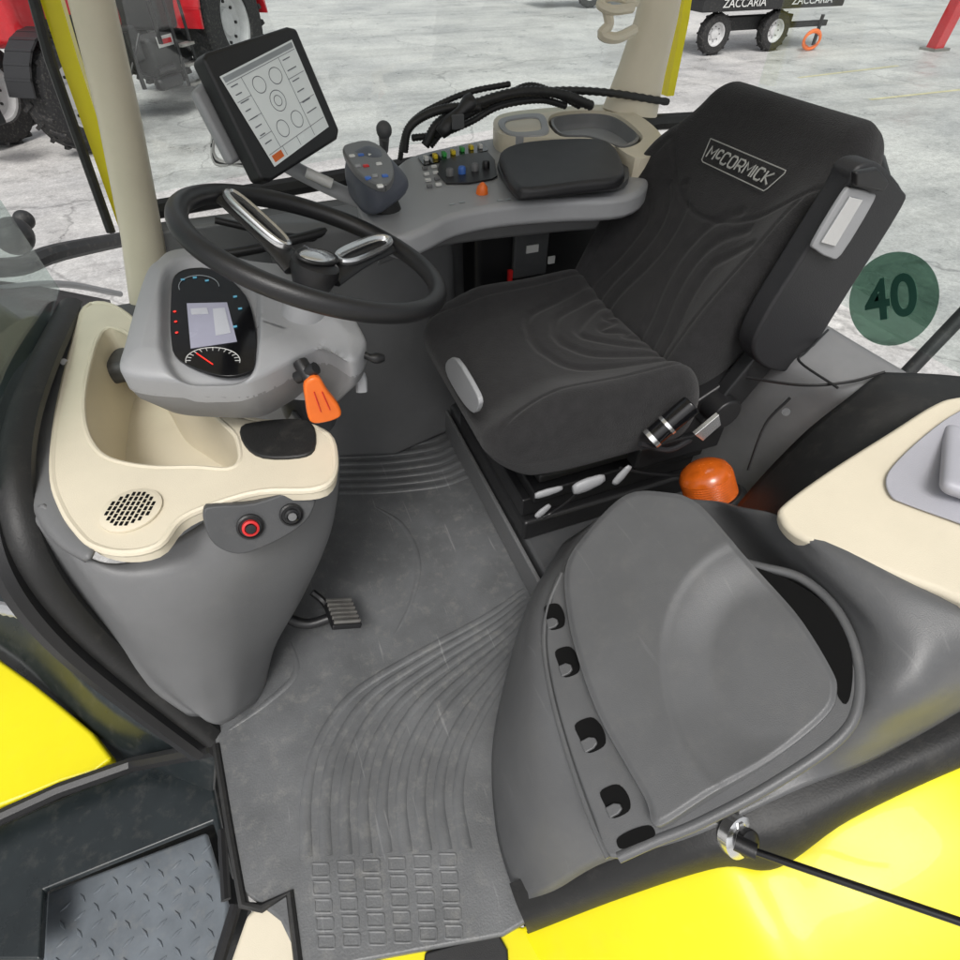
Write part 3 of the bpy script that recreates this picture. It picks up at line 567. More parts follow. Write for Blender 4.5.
bm = B(); ringpanel(bm, smooth(PZ(top_out,z0),4,True), smooth(PZ(top_in,z0),4,True), V(0,0,-.022), 160, V(0,0,-.15), .90); obj('beige_tray_top', bm, M['beige'], fc, sharp=50)
bm = B(); tube(bm, smooth(PZ(top_out,z0-.004),4,True), .006, 8, closed=True); obj('tray_edge', bm, M['beige'], fc)
bm = B(); tube(bm, smooth(PZ(top_in,z0-.003),4,True), .005, 8, closed=True); obj('tray_lip', bm, M['beige'], fc)
bord_o = [(70,306),(48,352),(30,400),(22,446),(24,490),(38,522),(58,546),(84,562)]
bord_i = [(92,306),(80,345),(68,395),(61,440),(60,480),(70,508),(82,528),(98,545)]
bm = B(); grid(bm, [[P(a,b,z=z0-.07) for a,b in bord_o], [P(a+2,b,z=z0-.014) for a,b in bord_o], [P((a+c)/2,(b+d)/2,z=z0-.002) for (a,b),(c,d) in zip(bord_o,bord_i)], [P(a,b,z=z0-.006) for a,b in bord_i]], 5, 5); obj('grey_border', bm, M['grey'], fc, solid=.006, sharp=80)
bm = B(); box(bm, V(-.20,1.36,.55), V(.46,.30,.05)); obj('far_ledge', bm, M['dgrey'], fc, bevel=.02)
vc = P(132,511,z=z0); bm = B()
lathe(bm, vc+V(0,0,.001), V(0,0,1), [(.043,0),(.043,.003),(.039,.004),(.038,.0045),(.001,.0045)], 40); vent = obj('air_vent', bm, M['beige'], fc)
bm = B(); xa = (P(152,511,z=z0)-vc).normalized(); ya = V(0,0,1).cross(xa)
for i in range(-4, 5):
    n_ = [3,5,6,7,7,7,6,5,3][i+4]
    for j in range(n_):
        u = i*.0076; v = (j-(n_-1)/2)*.0098
        bx = vc+xa*u+ya*v+V(0,0,.0062); Rm = Matrix((xa, ya, V(0,0,1))).transposed(); box(bm, bx, V(.0040,.0074,.001), Rm)
obj('vent_slot_shade', bm, M['shade_black'], vent)  # black plates on the vent face, shade of the openings put into colour
bm = B(); cyl(bm, P(64,362,z=z0-.004), P(64,362,z=z0+.002), .007, None, 10); obj('tray_screw', bm, M['steel'], fc)
kp = (P(245,524,y=.645), V(.12,-.86,.42).normalized())
ko = [(203,512),(215,506),(255,503),(300,488),(312,490),(316,502),(306,522),(280,540),(245,554),(222,550),(208,536)]
bm = B(); prism(bm, smooth(PPL(ko,kp),4,True), -kp[1]*.03); kpan = obj('switch_panel', bm, M['dgrey'], fc, bevel=.004)
for (a,b,r_,mm,nm) in [(250,526,.020,'red','socket'),(291,514,.018,'gloss','rotary_switch')]:
    c2 = P(a,b,pl=kp); bm = B(); lathe(bm, c2, kp[1], [(r_,0),(r_,.006),(r_*.85,.008),(r_*.8,.006)], 28); k_ = obj(nm, bm, M['black'], kpan)
    bm = B(); lathe(bm, c2, kp[1], [(r_*.62,.006),(r_*.62,.013),(r_*.45,.014),(r_*.40,.010)], 24); obj('ring' if mm == 'red' else 'knob', bm, M[mm if mm != 'red' else 'btn_r'], k_)
    bm = B(); lathe(bm, c2, kp[1], [(r_*.36,.006),(r_*.36,.016),(r_*.001,.0165)], 20); obj('cap', bm, M['black' if mm == 'red' else 'grey'], k_)

# pedal
pc = P(342,614,z=.09); pd = thing('brake_pedal', P(330,640,z=0), 'ribbed metal foot pedal on a black arm below the front console', 'pedal')
bm = B(); Rm = Matrix.Rotation(.45,3,'Y') @ Matrix.Rotation(-.25,3,'X'); box(bm, pc, V(.07,.095,.014), Rm); pad = obj('pad', bm, M['black'], pd, bevel=.004)
bm = B()
for k in range(6): box(bm, pc+Rm @ V(0,-.038+k*.0152,.010), V(.062,.007,.008), Rm)
obj('pad_ribs', bm, M['steel'], pad, bevel=.001)
bm = B(); tube(bm, smooth([P(330,618,z=.085), P(308,624,z=.085), P(288,618,z=.11), P(268,600,z=.17), P(256,585,z=.2)], 6), .0125, 10); obj('pedal_arm', bm, M['black'], pd)
bm = B(); tube(bm, smooth([P(312,592,z=.12), P(322,600,z=.10), P(330,610,z=.09)], 4), .009, 8); obj('pedal_stop', bm, M['black'], pd)
bm = B(); tube(bm, smooth([P(205,668,z=.06), P(225,676,z=.05), P(244,666,z=.07), P(250,650,z=.10)], 5), .014, 10); tag(obj('floor_hose', bm, M['dgrey']), 'short dark hose at the foot of the front console', 'hose')

# ============================================================ TERMINAL MONITOR
mo = P(270,104,y=1.22); mp = (mo, V(.60,-.72,.34).normalized())
mt = thing('display_monitor', mo-V(0,0,.15), 'black framed touch screen terminal tilted on an arm beyond the steering wheel', 'monitor')
bo = [(203,58),(207,52),(288,26),(297,28),(340,130),(338,139),(272,181),(262,180)]
bm = B(); prism(bm, [p for p in PPL(bo,mp)], -mp[1]*.035); bez = obj('bezel', bm, M['black'], mt, bevel=.006)
scr = [(219,77),(291,40),(328,127),(274,167)]
flat('screen', scr, M['screen'], bez, mp, .0015)
def sq(u, v):
    a,b,c,d = scr; top = (a[0]+(b[0]-a[0])*u, a[1]+(b[1]-a[1])*u); bot = (d[0]+(c[0]-d[0])*u, d[1]+(c[1]-d[1])*u)
    return (top[0]+(bot[0]-top[0])*v, top[1]+(bot[1]-top[1])*v)
def SP(u, v, off=.003): return P(*sq(u,v), pl=mp)+mp[1]*off
bm = B()
for (u0,v0,u1,v1) in [(.02,.10,.98,.10),(.02,.88,.98,.88),(.75,.10,.75,.88),(.25,.88,.25,.98),(.5,.88,.5,.98),(.75,.88,.75,.98),(.02,.30,.22,.30),(.02,.5,.22,.5),(.02,.7,.22,.7),(.22,.10,.22,.88),(.75,.35,.98,.35),(.75,.62,.98,.62)]: tube(bm, [SP(u0,v0), SP(u1,v1)], .0005, 4)
for (cu,cv,r_) in [(.38,.25,.08),(.62,.25,.08),(.38,.74,.08),(.62,.74,.08),(.50,.48,.10),(.50,.48,.05)]: tube(bm, [SP(cu+r_*cos(t), cv+r_*1.1*sin(t)) for t in [2*pi*k/24 for k in range(24)]], .0006, 4, closed=True)
for k in range(8): tube(bm, [SP(.05,.14+k*.09), SP(.12+.07*random.random(),.14+k*.09)], .0010, 4)
for k in range(6): tube(bm, [SP(.79,.15+k*.12), SP(.88+.07*random.random(),.15+k*.12)], .0010, 4)
obj('screen_drawing', bm, M['scrline'], bez)
bm = B(); prism(bm, [SP(.02,.02,.0026), SP(.98,.02,.0026), SP(.98,.08,.0026), SP(.02,.08,.0026)], mp[1]*.0005); obj('screen_header', bm, M['scrgrey'], bez)
bm = B(); prism(bm, [SP(.04,.90,.0028), SP(.20,.90,.0028), SP(.20,.97,.0028), SP(.04,.97,.0028)], mp[1]*.0008); obj('screen_icon', bm, M['orange'], bez)
bm = B(); prism(bm, [p-mp[1]*.036 for p in PPL([(206,84),(225,66),(262,150),(244,160)],mp)], -mp[1]*.02); obj('monitor_back', bm, M['lgrey'], mt, bevel=.008)
bm = B(); tube(bm, smooth([P(262,150,y=1.30), P(300,172,y=1.29), P(340,192,y=1.27), P(388,212,y=1.25)], 5), .017, 12, flat=.6); obj('mounting_arm', bm, M['lgrey'], mt)
bm = B(); tube(bm, [P(306,172,y=1.26), P(332,184,y=1.25)], .010, 10); obj('arm_clamp', bm, M['white'], mt)
for k in range(3):
    bm = B(); tube(bm, smooth([P(232,112+6*k,y=1.32), P(214,132+4*k,y=1.33), P(216,158+3*k,y=1.33), P(244,166-2*k,y=1.31), P(262,168,y=1.30)], 5), .0035, 7); obj('monitor_cable', bm, M['black' if k == 1 else 'white'], mt)
for l_, r_, t_ in (([(200,258,1.36),(260,248,1.36),(330,230,1.38),(352,222,1.40)], .011, 'thicker black rail tube seen through the steering wheel, lower of two'), ([(215,220,1.40),(300,238,1.38),(345,232,1.38)], .008, 'thinner black rail tube seen through the steering wheel, upper of two')):
    bm = B(); tube(bm, smooth([P(a,b,y=y) for a,b,y in l_],5), r_, 10); tag(obj('grab_rail', bm, M['black']), t_, 'rail', 'rail tubes behind the steering wheel')

# ============================================================ ARMREST CONSOLE
ac = thing('armrest_console', (.55,1.25,.6), 'grey control armrest with padded top, switches and joystick on the far side of the seat', 'armrest console')
zc = .82
do = [(358,196),(385,178),(402,160),(430,150),(500,136),(560,130),(605,128),(640,150),(650,178),(628,196),(560,200),(500,205),(455,214),(425,228),(398,236),(372,226),(360,212)]
bm = B(); prism(bm, smooth(PZ(do,zc),4,True), V(0,0,-.05)); deck = obj('control_deck', bm, M['lgrey'], ac, bevel=.014, segs=4)
bm = B(); prism(bm, smooth(PZ([(372,232),(400,226),(455,214),(560,203),(640,196),(650,180),(560,170),(430,180)],zc-.05),3,True), V(0,0,-.07)); obj('deck_underside', bm, M['grey'], ac, bevel=.02)
bm = B(); tube(bm, smooth([P(a,b,z=zc-.03) for a,b in [(376,232),(402,240),(432,231),(470,216),(530,208),(630,198)]],6), .010, 10); obj('deck_rail', bm, M['lgrey'], ac)
bm = B(); prism(bm, smooth([P(a,b,z=.862) for a,b in [(500,151),(520,142),(560,138),(598,138),(614,144),(623,160),(622,176),(580,182),(530,188),(514,184),(504,168)]],4,True), V(0,0,-.026)); obj('arm_pad', bm, M['vinyl'], ac, bevel=.011, segs=4)
bm = B(); prism(bm, smooth([P(a,b,z=.836) for a,b in [(500,156),(560,144),(614,146),(627,162),(625,182),(580,187),(530,193),(512,188)]],4,True), V(0,0,-.014)); obj('pad_base', bm, M['dgrey'], ac, bevel=.003)
bm = B(); prism(bm, smooth([P(a,b,z=zc+.002) for a,b in [(440,162),(488,153),(496,172),(492,180),(446,184)]],2,True), V(0,0,.003)); obj('switch_recess', bm, M['black'], ac, bevel=.001)
bm = B(); prism(bm, [P(a,b,z=zc+.002) for a,b in [(418,158),(482,143),(488,151),(424,166)]], V(0,0,.002)); obj('button_strip', bm, M['gloss'], ac)
for (a,b,m_) in [(426,158,'white'),(435,156,'btn_y'),(444,154,'btn_g'),(453,152,'btn_y'),(462,149,'btn_g'),(471,147,'btn_y'),(480,146,'white')]:
    bm = B(); box(bm, P(a,b,z=zc+.009), V(.010,.018,.010)); obj('button', bm, M[m_], ac, bevel=.002)
for r_ in range(4):
    for c2 in range(2):
        bm = B(); box(bm, P(425+r_*1.5+c2*9,168+r_*6-c2*1.5,z=zc+.004), V(.013,.009,.006)); obj('button', bm, M['white' if (r_+c2) % 3 else 'grey'], ac, bevel=.0015)
for (a,b,m_) in [(462,174,'btn_b'),(475,171,'grey'),(450,176,'grey'),(486,168,'black')]:
    bm = B(); lathe(bm, P(a,b,z=zc+.004), V(0,0,1), [(.009,0),(.009,.012),(.007,.016),(.001,.017)], 14); obj('mini_lever', bm, M[m_], ac)
bm = B(); lathe(bm, P(482,193,z=zc+.001), V(0,-.2,1), [(.014,0),(.012,.012),(.004,.022),(.001,.023)], 8); obj('dial_knob', bm, M['orange'], ac)
for (a,b) in [(452,204),(462,202),(500,200),(508,199)]:
    bm = B(); box(bm, P(a,b,z=zc+.0015), V(.012,.006,.001)); obj('decal', bm, M['scrgrey'], ac)
jc = P(374,178,z=.88); ja = V(-.35,.10,.93).normalized()
js = obj('joystick', pillow(jc, V(.93,.1,.35).normalized(), V(-.05,1,-.1).normalized(), ja, (.052,.055,.044), .036, .006, lambda q, n: V(q.x*(1-.25*q.z/.04), q.y*(1-.12*sin(q.x*60)), q.z+.012*(q.y/.05))), M['jgrey'], ac, sharp=80)
bm = B(); prism(bm, smooth([P(a,b,z=.905) for a,b in [(343,156),(352,150),(370,148),(386,158),(394,178),(388,192),(372,190),(354,176)]],3,True), V(0,-.008,.016)); jf_ = obj('joystick_face', bm, M['grey'], js, bevel=.007)
for (a,b,m_) in [(352,156,'white'),(361,155,'btn_b'),(371,155,'white'),(379,164,'white'),(366,166,'btn_r'),(385,176,'btn_b'),(375,176,'lgrey'),(358,166,'lgrey'),(380,186,'white'),(368,178,'btn_b')]:
    bm = B(); box(bm, P(a,b,z=.9215), V(.011,.010,.005)); obj('joystick_button', bm, M[m_], js, bevel=.002)
bm = B(); cyl(bm, P(386,214,z=.81), jc, .034, .028, 16); obj('joystick_boot', bm, M['rubber'], js)
bm = B(); cyl(bm, P(384,150,z=.86), P(384,136,z=.90), .010, .012, 14); th_ = obj('hand_throttle', bm, M['dgrey'], ac)
bm = B(); ellip(bm, P(384,130,z=.92), V(.017,0,0), V(0,.015,0), V(0,0,.018)); obj('throttle_knob', bm, M['dgrey'], th_)
bm = B(); ringpanel(bm, smooth(PZ([(494,120),(510,112),(560,107),(610,105),(640,116),(662,136),(656,152),(636,158),(600,140),(540,138),(500,134)],.86),4,True), smooth(PZ([(548,122),(556,113),(590,110),(616,114),(640,132),(640,142),(620,148),(590,138),(560,136)],.86),4,True), V(0,0,-.06), 100); rtr = obj('rear_tray', bm, M['beige'], ac, bevel=.005)
li = [(551,122),(558,115),(590,112),(614,116),(637,132),(637,141),(620,146),(590,136),(562,134)]
bm = B(); ringpanel(bm, smooth(PZ(li,.852),4,True), smooth(PZ([(a+(595-a)*.06, b+(128-b)*.10) for a,b in li],.852),4,True), V(0,0,-.03), 80, V(0,0,-.038)); obj('tray_liner', bm, M['tgrey'], rtr)
bm = B(); ringpanel(bm, smooth(PZ([(498,122),(508,116),(540,113),(548,124),(545,134),(510,134)],.864),4,True), smooth(PZ([(505,123),(512,119),(536,117),(541,124),(538,130),(512,131)],.864),4,True), V(0,0,-.04), 60); obj('cup_holder', bm, M['lgrey'], ac, bevel=.003)
bm = B(); box(bm, V(.66,1.345,.60), V(.10,.02,.12)); br = obj('control_box', bm, M['dgrey'], ac, bevel=.006)
for (x_, z_, w_) in ((.66,.62,.035),(.72,.58,.02)):
    bm = B(); box(bm, V(x_,1.332,z_), V(w_,.004,.02)); obj('warning_label', bm, M['white'], br)
bm = B(); box(bm, V(.595,1.325,.56), V(.012,.01,.03)); obj('red_latch', bm, M['btn_r'], br)
hl = [([(404,152),(408,130),(424,116),(450,108),(480,108)],.009,'black corrugated hose leftmost behind the joystick'),
 ([(425,146),(440,122),(476,104),(520,92),(560,94),(592,106)],.010,'longest black corrugated hose arching below the far side window'),
 ([(412,138),(440,134),(470,122),(500,106),(540,100),(566,106)],.007,'thin black hose in the middle of the bundle behind the armrest'),
 ([(480,104),(540,92),(600,92),(668,102)],.008,'black hose running along the sill to the rear pillar'),
 ([(430,146),(446,128),(474,112),(505,96),(530,86),(556,94),(580,106)],.0075,'topmost black hose of the bundle rising behind the handset'),
 ([(400,160),(404,138),(414,120),(436,106),(470,92),(510,84)],.006,'thin outer black cable looping up behind the joystick')]
for i, (l, r_, t_) in enumerate(hl):
    bm = B(); pts = smooth([P(a,b,y=1.49+.012*i) for a,b in l], 18); rad = [r_*(1+.22*(k % 2)) for k in range(len(pts))]; tube(bm, pts, rad, 9)
    tag(obj('corrugated_hose', bm, M['rubber'], sharp=80), t_, 'hose', 'corrugated hoses below the side window')
hh = thing('radio_handset', P(455,130,y=1.46), 'black handset leaning on the hoses behind the armrest switches', 'handset')
bm = B(); tube(bm, smooth([P(440,134,y=1.46), P(456,116,y=1.46), P(474,98,y=1.46)], 4), [.014,.018,.020,.018,.014,.012,.016,.020,.016], 12, flat=.7); obj('grip', bm, M['black'], hh, sharp=80)
bm = B(); box(bm, P(458,122,y=1.425), V(.03,.006,.03)); obj('key_pad', bm, M['dgrey'], hh, bevel=.002)
ch = thing('bottle_holder', P(615,40,y=1.50), 'beige bottle holder bracket clipped on the rear side pillar', 'holder')
bm = B(); tube(bm, smooth([P(636,2,y=1.52), P(612,-4,y=1.48), P(600,4,y=1.46), P(612,10,y=1.45), P(632,8,y=1.48)],6), .010, 8); obj('upper_ring', bm, M['beige'], ch)
bm = B(); tube(bm, smooth([P(606,6,y=1.46), P(609,24,y=1.46), P(602,34,y=1.46), P(616,38,y=1.46), P(634,30,y=1.5)],6), .012, 8); obj('lower_bracket', bm, M['beige'], ch)

# ============================================================ 40 sticker on rear window
sc4 = P(891,300,x=1.41); st = thing('speed_sticker', sc4, 'round green see-through speed sticker with the number 40 on the rear window', 'sticker')
bm = B(); lathe(bm, sc4, V(-1,0,0), [(.112,0),(.112,.001)], 48); obj('disc', bm, M['gsticker'], st)
bm = text_bm('40', .138, sc4+V(-.003,0,0), V(0,-.80,.60).normalized(), V(0,.60,.80).normalized(), .0003, .95, 0, .003); obj('number', bm, M['num'], st)
bm = B(); tube(bm, [P(905,375,x=1.62), P(972,305,x=1.75)], .02, 12); tag(obj('rear_strut', bm, M['dark']), 'dark metal rod outside the rear window below the green sticker', 'rod')
# gas strut
gn = V(.15,-.75,.65).normalized(); gs0 = P(738,836,z=.315); gs = thing('gas_strut', gs0, 'black gas strut with silver ball joint on the black sill seal', 'gas strut')
bm = B(); lathe(bm, gs0, gn, [(.030,-.01),(.030,.006),(.022,.010)], 28); obj('mount_plate', bm, M['silver'], gs)
bm = B(); lathe(bm, gs0, gn, [(.018,.008),(.019,.020),(.012,.026),(.001,.027)], 22); obj('ball_joint', bm, M['black'], gs)
bm = B(); tube(bm, [P(735,842,z=.35), P(756,852,z=.355)], .011, 12); obj('end_fitting', bm, M['black'], gs)
bm = B(); tube(bm, [P(748,849,z=.355), P(990,932,z=.44)], .0050, 12); obj('rod', bm, M['gloss'], gs)
bm = B(); lathe(bm, P(740,826,z=.335), gn, [(.007,0),(.007,.004),(.001,.005)], 6); obj('bolt', bm, M['silver'], gs)

# ============================================================ BOARDING STEPS, lower left
bs = thing('boarding_steps', (-.6,.4,-.9), 'dark boarding step well with tread plate step beside the cab door', 'steps')
bm = B(); prism(bm, PZ([(-120,700),(10,640),(110,640),(212,744),(248,910),(215,1080),(-120,1080)], -.48), V(0,0,-.03)); obj('well_floor', bm, M['dark'], bs)
bm = B(); prism(bm, PZ([(46,892),(206,832),(228,905),(222,975),(60,1000),(42,960)], -.34), V(0,0,-.02)); stp = obj('step_plate', bm, M['tread'], bs, bevel=.008)
bm = B()
for i in range(13):
    for j in range(12):
        c2 = P(66,890,z=-.339)+V(i*.034+.003*(j%2), -j*.034+i*.004, 0); an = .5 if (i+j) % 2 else 2.1; d = V(cos(an), sin(an), 0)
        rel = c2-CAM; dep_ = rel.dot(FF); sx = 480+560*rel.dot(RR)/dep_; sy = 480-560*rel.dot(UU)/dep_
        if not (54 < sx < 218 and sy > 898-(sx-50)*.36 and sy < 985): continue
        tube(bm, [c2-d*.012, c2, c2+d*.012], [.001,.004,.001], 6, flat=.6, up=V(0,0,1))
obj('tread_bars', bm, M['tread'], stp)
bm = B(); tube(bm, [P(-60,845,z=-.2), P(60,790,z=-.2), P(134,764,z=-.2), P(216,748,z=-.05)], .018, 8); obj('well_rim', bm, M['black'], bs)
bm = B(); prism(bm, PZ([(134,766),(205,745),(232,880),(212,822),(44,890),(40,960),(-80,960),(-80,860)], -.25), V(0,0,-.02)); obj('well_frame', bm, M['teal'], bs, bevel=.006)
bm = B(); tube(bm, [P(236,905,z=-.1), P(215,975,z=-.1)], .012, 8); obj('stay', bm, M['black'], bs)
bm = B(); tube(bm, [P(222,830,z=-.2), P(226,900,z=-.2)], .01, 8); obj('stay', bm, M['black'], bs)
bm = B(); prism(bm, smooth(PZ([(-90,600),(0,660),(60,705),(112,758),(60,782),(0,806),(-90,842)], -.2),2,True), V(0,0,-.04)); tag(obj('yellow_side_cover', bm, M['yellow'], bevel=.01), 'yellow body cover below the windscreen corner at the left', 'body panel')
bm = B(); grid(bm, [[P(-90,590,z=-.12), P(20,596,z=-.12), P(60,640,z=-.12), P(120,700,z=-.12), P(218,752,z=-.12)], [P(-90,600,z=-.3), P(0,655,z=-.26), P(60,706,z=-.26), P(112,750,z=-.26), P(214,800,z=-.3)]], 4, 4); tag(obj('side_frame', bm, M['teal'], solid=.01), 'dark frame between the door seal and the yellow cover', 'frame')
bm = B(); pts = smooth([P(-20,604,z=.0), P(10,610,z=.0), P(35,616,z=.0), P(56,628,z=-.02)], 8); tube(bm, pts, [.014*(1+.2*(k % 2)) for k in range(len(pts))], 9); tag(obj('washer_hose', bm, M['lgrey']), 'pale ribbed hose outside the cab at the left', 'hose')
mr = thing('work_lamp', P(15,240,x=-.95), 'dark work lamp on its bracket seen through the windscreen at left', 'lamp')
bm = B(); ellip(bm, P(14,236,x=-.95), V(.07,0,0), V(0,.09,0), V(0,0,.07)); obj('housing', bm, M['dark'], mr)
bm = B(); ellip(bm, P(24,220,x=-.95), V(.04,0,0), V(0,.04,0), V(0,0,.04)); obj('lamp_cap', bm, M['dark'], mr)
bm = B(); tube(bm, smooth([P(-40,268,x=-.9), P(20,266,x=-.9), P(60,252,x=-.8), P(140,236,x=-.62)],5), .034, 8); obj('bracket', bm, M['dark'], mr)
bm = B(); tube(bm, smooth([P(-20,292,x=-.9), P(60,284,x=-.8), P(120,294,x=-.7)],5), .014, 8); obj('bracket', bm, M['lgrey'], mr)
bm = B(); grid(bm, [[P(-60,276,x=-.95),P(10,282,x=-.88),P(60,290,x=-.78),P(110,300,x=-.68)],[P(-60,350,x=-.80),P(10,330,x=-.75),P(60,325,x=-.68),P(120,330,x=-.6)]],5,5); tag(obj('bonnet_top', bm, M['black'], solid=.01), 'black rear edge of the bonnet below the windscreen', 'bonnet')

# ============================================================ RED TRACTOR
def wheel(par, c, ax, r, w, rimr, lugs=20, rimmat='rimgrey', name='wheel'):
    bm = B(); lathe(bm, c-ax*(w/2), ax, [(rimr*.98,.04),(rimr*1.02,0),(r*.86,0),(r*.95,w*.1),(r*.97,w*.5),(r*.95,w*.9),(r*.86,w),(rimr*1.02,w),(rimr*.98,w-.04)], 40, caps=False)
    N0 = ax.orthogonal().normalized(); M0 = ax.cross(N0)
    for k in range(lugs*2):
        t = 2*pi*k/(lugs*2); s = 1 if k % 2 else -1
        d = N0*cos(t)+M0*sin(t); tn = ax.cross(d)
        Rm = Matrix((d, (ax*.86+tn*.5*s).normalized(), d.cross((ax*.86+tn*.5*s).normalized()))).transposed()
        box(bm, c+d*(r*.96)+ax*(s*w*.24), V(r*.08, w*.5, r*.07), Rm)
    ty = obj('tyre', bm, M['tyre'], par, sharp=30)
    bm = B(); lathe(bm, c, ax, [(rimr,-w*.45),(rimr,w*.42),(rimr*.9,w*.40),(rimr*.82,w*.12),(rimr*.45,w*.05),(rimr*.40,w*.16),(rimr*.2,w*.2),(.001,w*.2)], 36); rm = obj('rim', bm, M[rimmat], ty)
    bm = B()
    for k in range(8):
        t = 2*pi*k/8; d = N0*cos(t)+M0*sin(t); cyl(bm, c+d*rimr*.6+ax*w*.05, c+d*rimr*.6+ax*w*.14, rimr*.05, None, 8)
    obj('wheel_nuts', bm, M['dark'], rm)
fwp = P(98,150,z=GZ); rwp = P(243,88,z=GZ); fd = (fwp-rwp); fd.z = 0; fd.normalize(); lf = V(0,0,1).cross(fd)
if lf.y > 0: lf = -lf
rt = thing('red_tractor', (fwp+rwp)/2, 'red tractor with black wheels parked behind the cab at upper left', 'tractor')
def T(f, s, h): return rwp+fd*f+lf*s+V(0,0,h)
RM = Matrix((fd, lf, V(0,0,1))).transposed(); wb = (fwp-rwp).length
wheel(rt, T(0,-.05,1.15), lf, 1.15, .60, .56, 26); wheel(rt, T(0,-1.85,1.15), lf, 1.15, .6, .56, 26)
wheel(rt, T(wb,-.10,.74), lf, .74, .42, .42, 18); wheel(rt, T(wb,-1.70,.74), lf, .74, .42, .42, 18)
def tbox(name, f, s, h, size, m, bev=.05):
    bm = B(); box(bm, T(f,s,h), V(*size), RM); return obj(name, bm, M[m], rt, bevel=bev)
tbox('chassis', wb*.5, -.9, .85, (wb*.95,.5,.45), 'dark'); tbox('bonnet', wb*.76, -.9, 1.7, (wb*.50,.85,.8), 'red', .15); tbox('fuel_tank', wb*.46, -.25, .9, (.85,.5,.6), 'dark', .08)
tbox('cab_body', .95, -.9, 1.7, (1.7,1.3,1.0), 'dark', .08); tbox('battery_box', wb*.62, -.3, 1.15, (.5,.42,.5), 'dark', .05)
tbox('side_grille', wb*.74, -.46, 1.45, (wb*.34,.04,.35), 'dark', .01)
tbox('air_tank', wb*.52, .04, .55, (.7,.2,.2), 'black', .08)
tbox('front_weight', wb*1.22, -.9, .8, (.35,.7,.5), 'dark', .04)
bm = B()
for k in range(14):
    t = pi*(.05+.9*k/13)
    box(bm, T(0,-.05,1.15)+fd*(1.28*cos(t))+V(0,0,1.28*sin(t)), V(.32,.66,.05), RM @ Matrix.Rotation(-(t-pi/2),3,'Y'))
obj('fender', bm, M['red'], rt)
bm = B()
for k in range(12):
    t = pi*(.1+.8*k/11); box(bm, T(wb,-.10,.74)+fd*(.84*cos(t))+V(0,0,.84*sin(t)), V(.24,.44,.03), RM @ Matrix.Rotation(-(t-pi/2),3,'Y'))
obj('mudguard', bm, M['black'], rt)
bm = B(); cyl(bm, T(wb*.62,-.40,1.2), T(wb*.62,-.40,3.0), .09); obj('exhaust', bm, M['steel'], rt)
for f_, s_, h0, h1, r_ in ((.50,.06,1.1,1.7,.04),(.42,.1,.4,1.9,.03),(.33,.1,.4,1.9,.03)):
    bm = B(); cyl(bm, T(wb*f_,s_,h0), T(wb*f_,s_,h1), r_); obj('hand_rail', bm, M['black'], rt)
for h_ in (.42,.72,1.02):
    bm = B(); box(bm, T(wb*.375,.12,h_), V(.4,.16,.04), RM); obj('step', bm, M['steel'], rt)
for (f_, s_, h_, f2, s2, h2, r_) in ((.55,0,.6,.78,-.2,1.0,.03),(.60,.05,1.3,.70,-.1,.7,.025),(.48,.1,.75,.58,.1,.75,.05),(.66,0,.55,.66,0,1.35,.04)):
    bm = B(); cyl(bm, T(wb*f_,s_,h_), T(wb*f2,s2,h2), r_, None, 10); obj('linkage_rod', bm, M['black'], rt)
bm = B(); box(bm, T(wb*.46,.02,1.12), V(.45,.01,.16), RM); obj('decal', bm, M['white'], rt)
bm = B(); box(bm, T(wb*.46,.04,1.12), V(.32,.01,.07), RM); obj('decal', bm, M['red'], rt)

# ============================================================ TRAILER top right
t0 = P(712,56,z=GZ)
tr = thing('flatbed_trailer', t0, 'dark flatbed trailer with white lettering on its side at the upper right', 'trailer')
td = (P(850,46,z=GZ)-t0); td.z = 0; td.normalize(); tn = V(0,0,1).cross(td)
RT2 = Matrix((td, tn, V(0,0,1))).transposed()
def TT(f, s, h): return t0+td*f+tn*s+V(0,0,h)
for f_ in (.0, 1.95): wheel(tr, TT(f_,.15,.46), -tn, .46, .28, .26, 14, 'rimgrey')
bm = B(); box(bm, TT(1.6,.9,1.10), V(4.6,2.0,.32), RT2); obj('bed', bm, M['dark'], tr, bevel=.03)
bm = B(); box(bm, TT(1.6,.9,1.32), V(4.7,2.1,.08), RT2); obj('side_rail', bm, M['steel'], tr, bevel=.01)
bm = B(); box(bm, TT(1.4,.5,.62), V(2.6,.3,.3), RT2); obj('axle_frame', bm, M['dark'], tr, bevel=.02)
bm = B(); box(bm, TT(3.4,.6,.5), V(1.6,.12,.14), RT2); obj('drawbar', bm, M['dark'], tr, bevel=.02)
bm = B(); cyl(bm, TT(3.9,.5,0), TT(3.9,.5,.7), .05); obj('support_leg', bm, M['dark'], tr)
for f_ in (.55, 2.75):
    bm = text_bm('ZACCARIA', .24, TT(f_,-.13,1.10), td, V(0,0,1), .004, 1.15, 0, .0); obj('side_lettering', bm, M['white'], tr)
bm = B(); box(bm, TT(2.4,.9,2.0), V(3.2,1.8,1.2), RT2); obj('load_box', bm, M['lgrey'], tr, bevel=.04)
cc = TT(2.95,-.35,0); bm = B()
q_ = [cc+td*(.28*cos(t)+.02*t)+V(0,0,.24+.2*sin(t))+tn*(.02*t) for t in [2*pi*j/20 for j in range(55)]]; tube(bm, q_, .035, 6)
tag(obj('orange_strap', bm, M['orange']), 'coiled orange strap hanging by the trailer drawbar', 'strap')
rp = thing('red_post', P(934,50,z=GZ), 'red painted steel post at the upper right corner', 'post')
bm = B(); box(bm, P(934,50,z=GZ)+V(.1,0,1.2), V(.34,.30,2.4), Matrix.Rotation(.10,3,'Y')); obj('post', bm, M['red'], rp, bevel=.02)
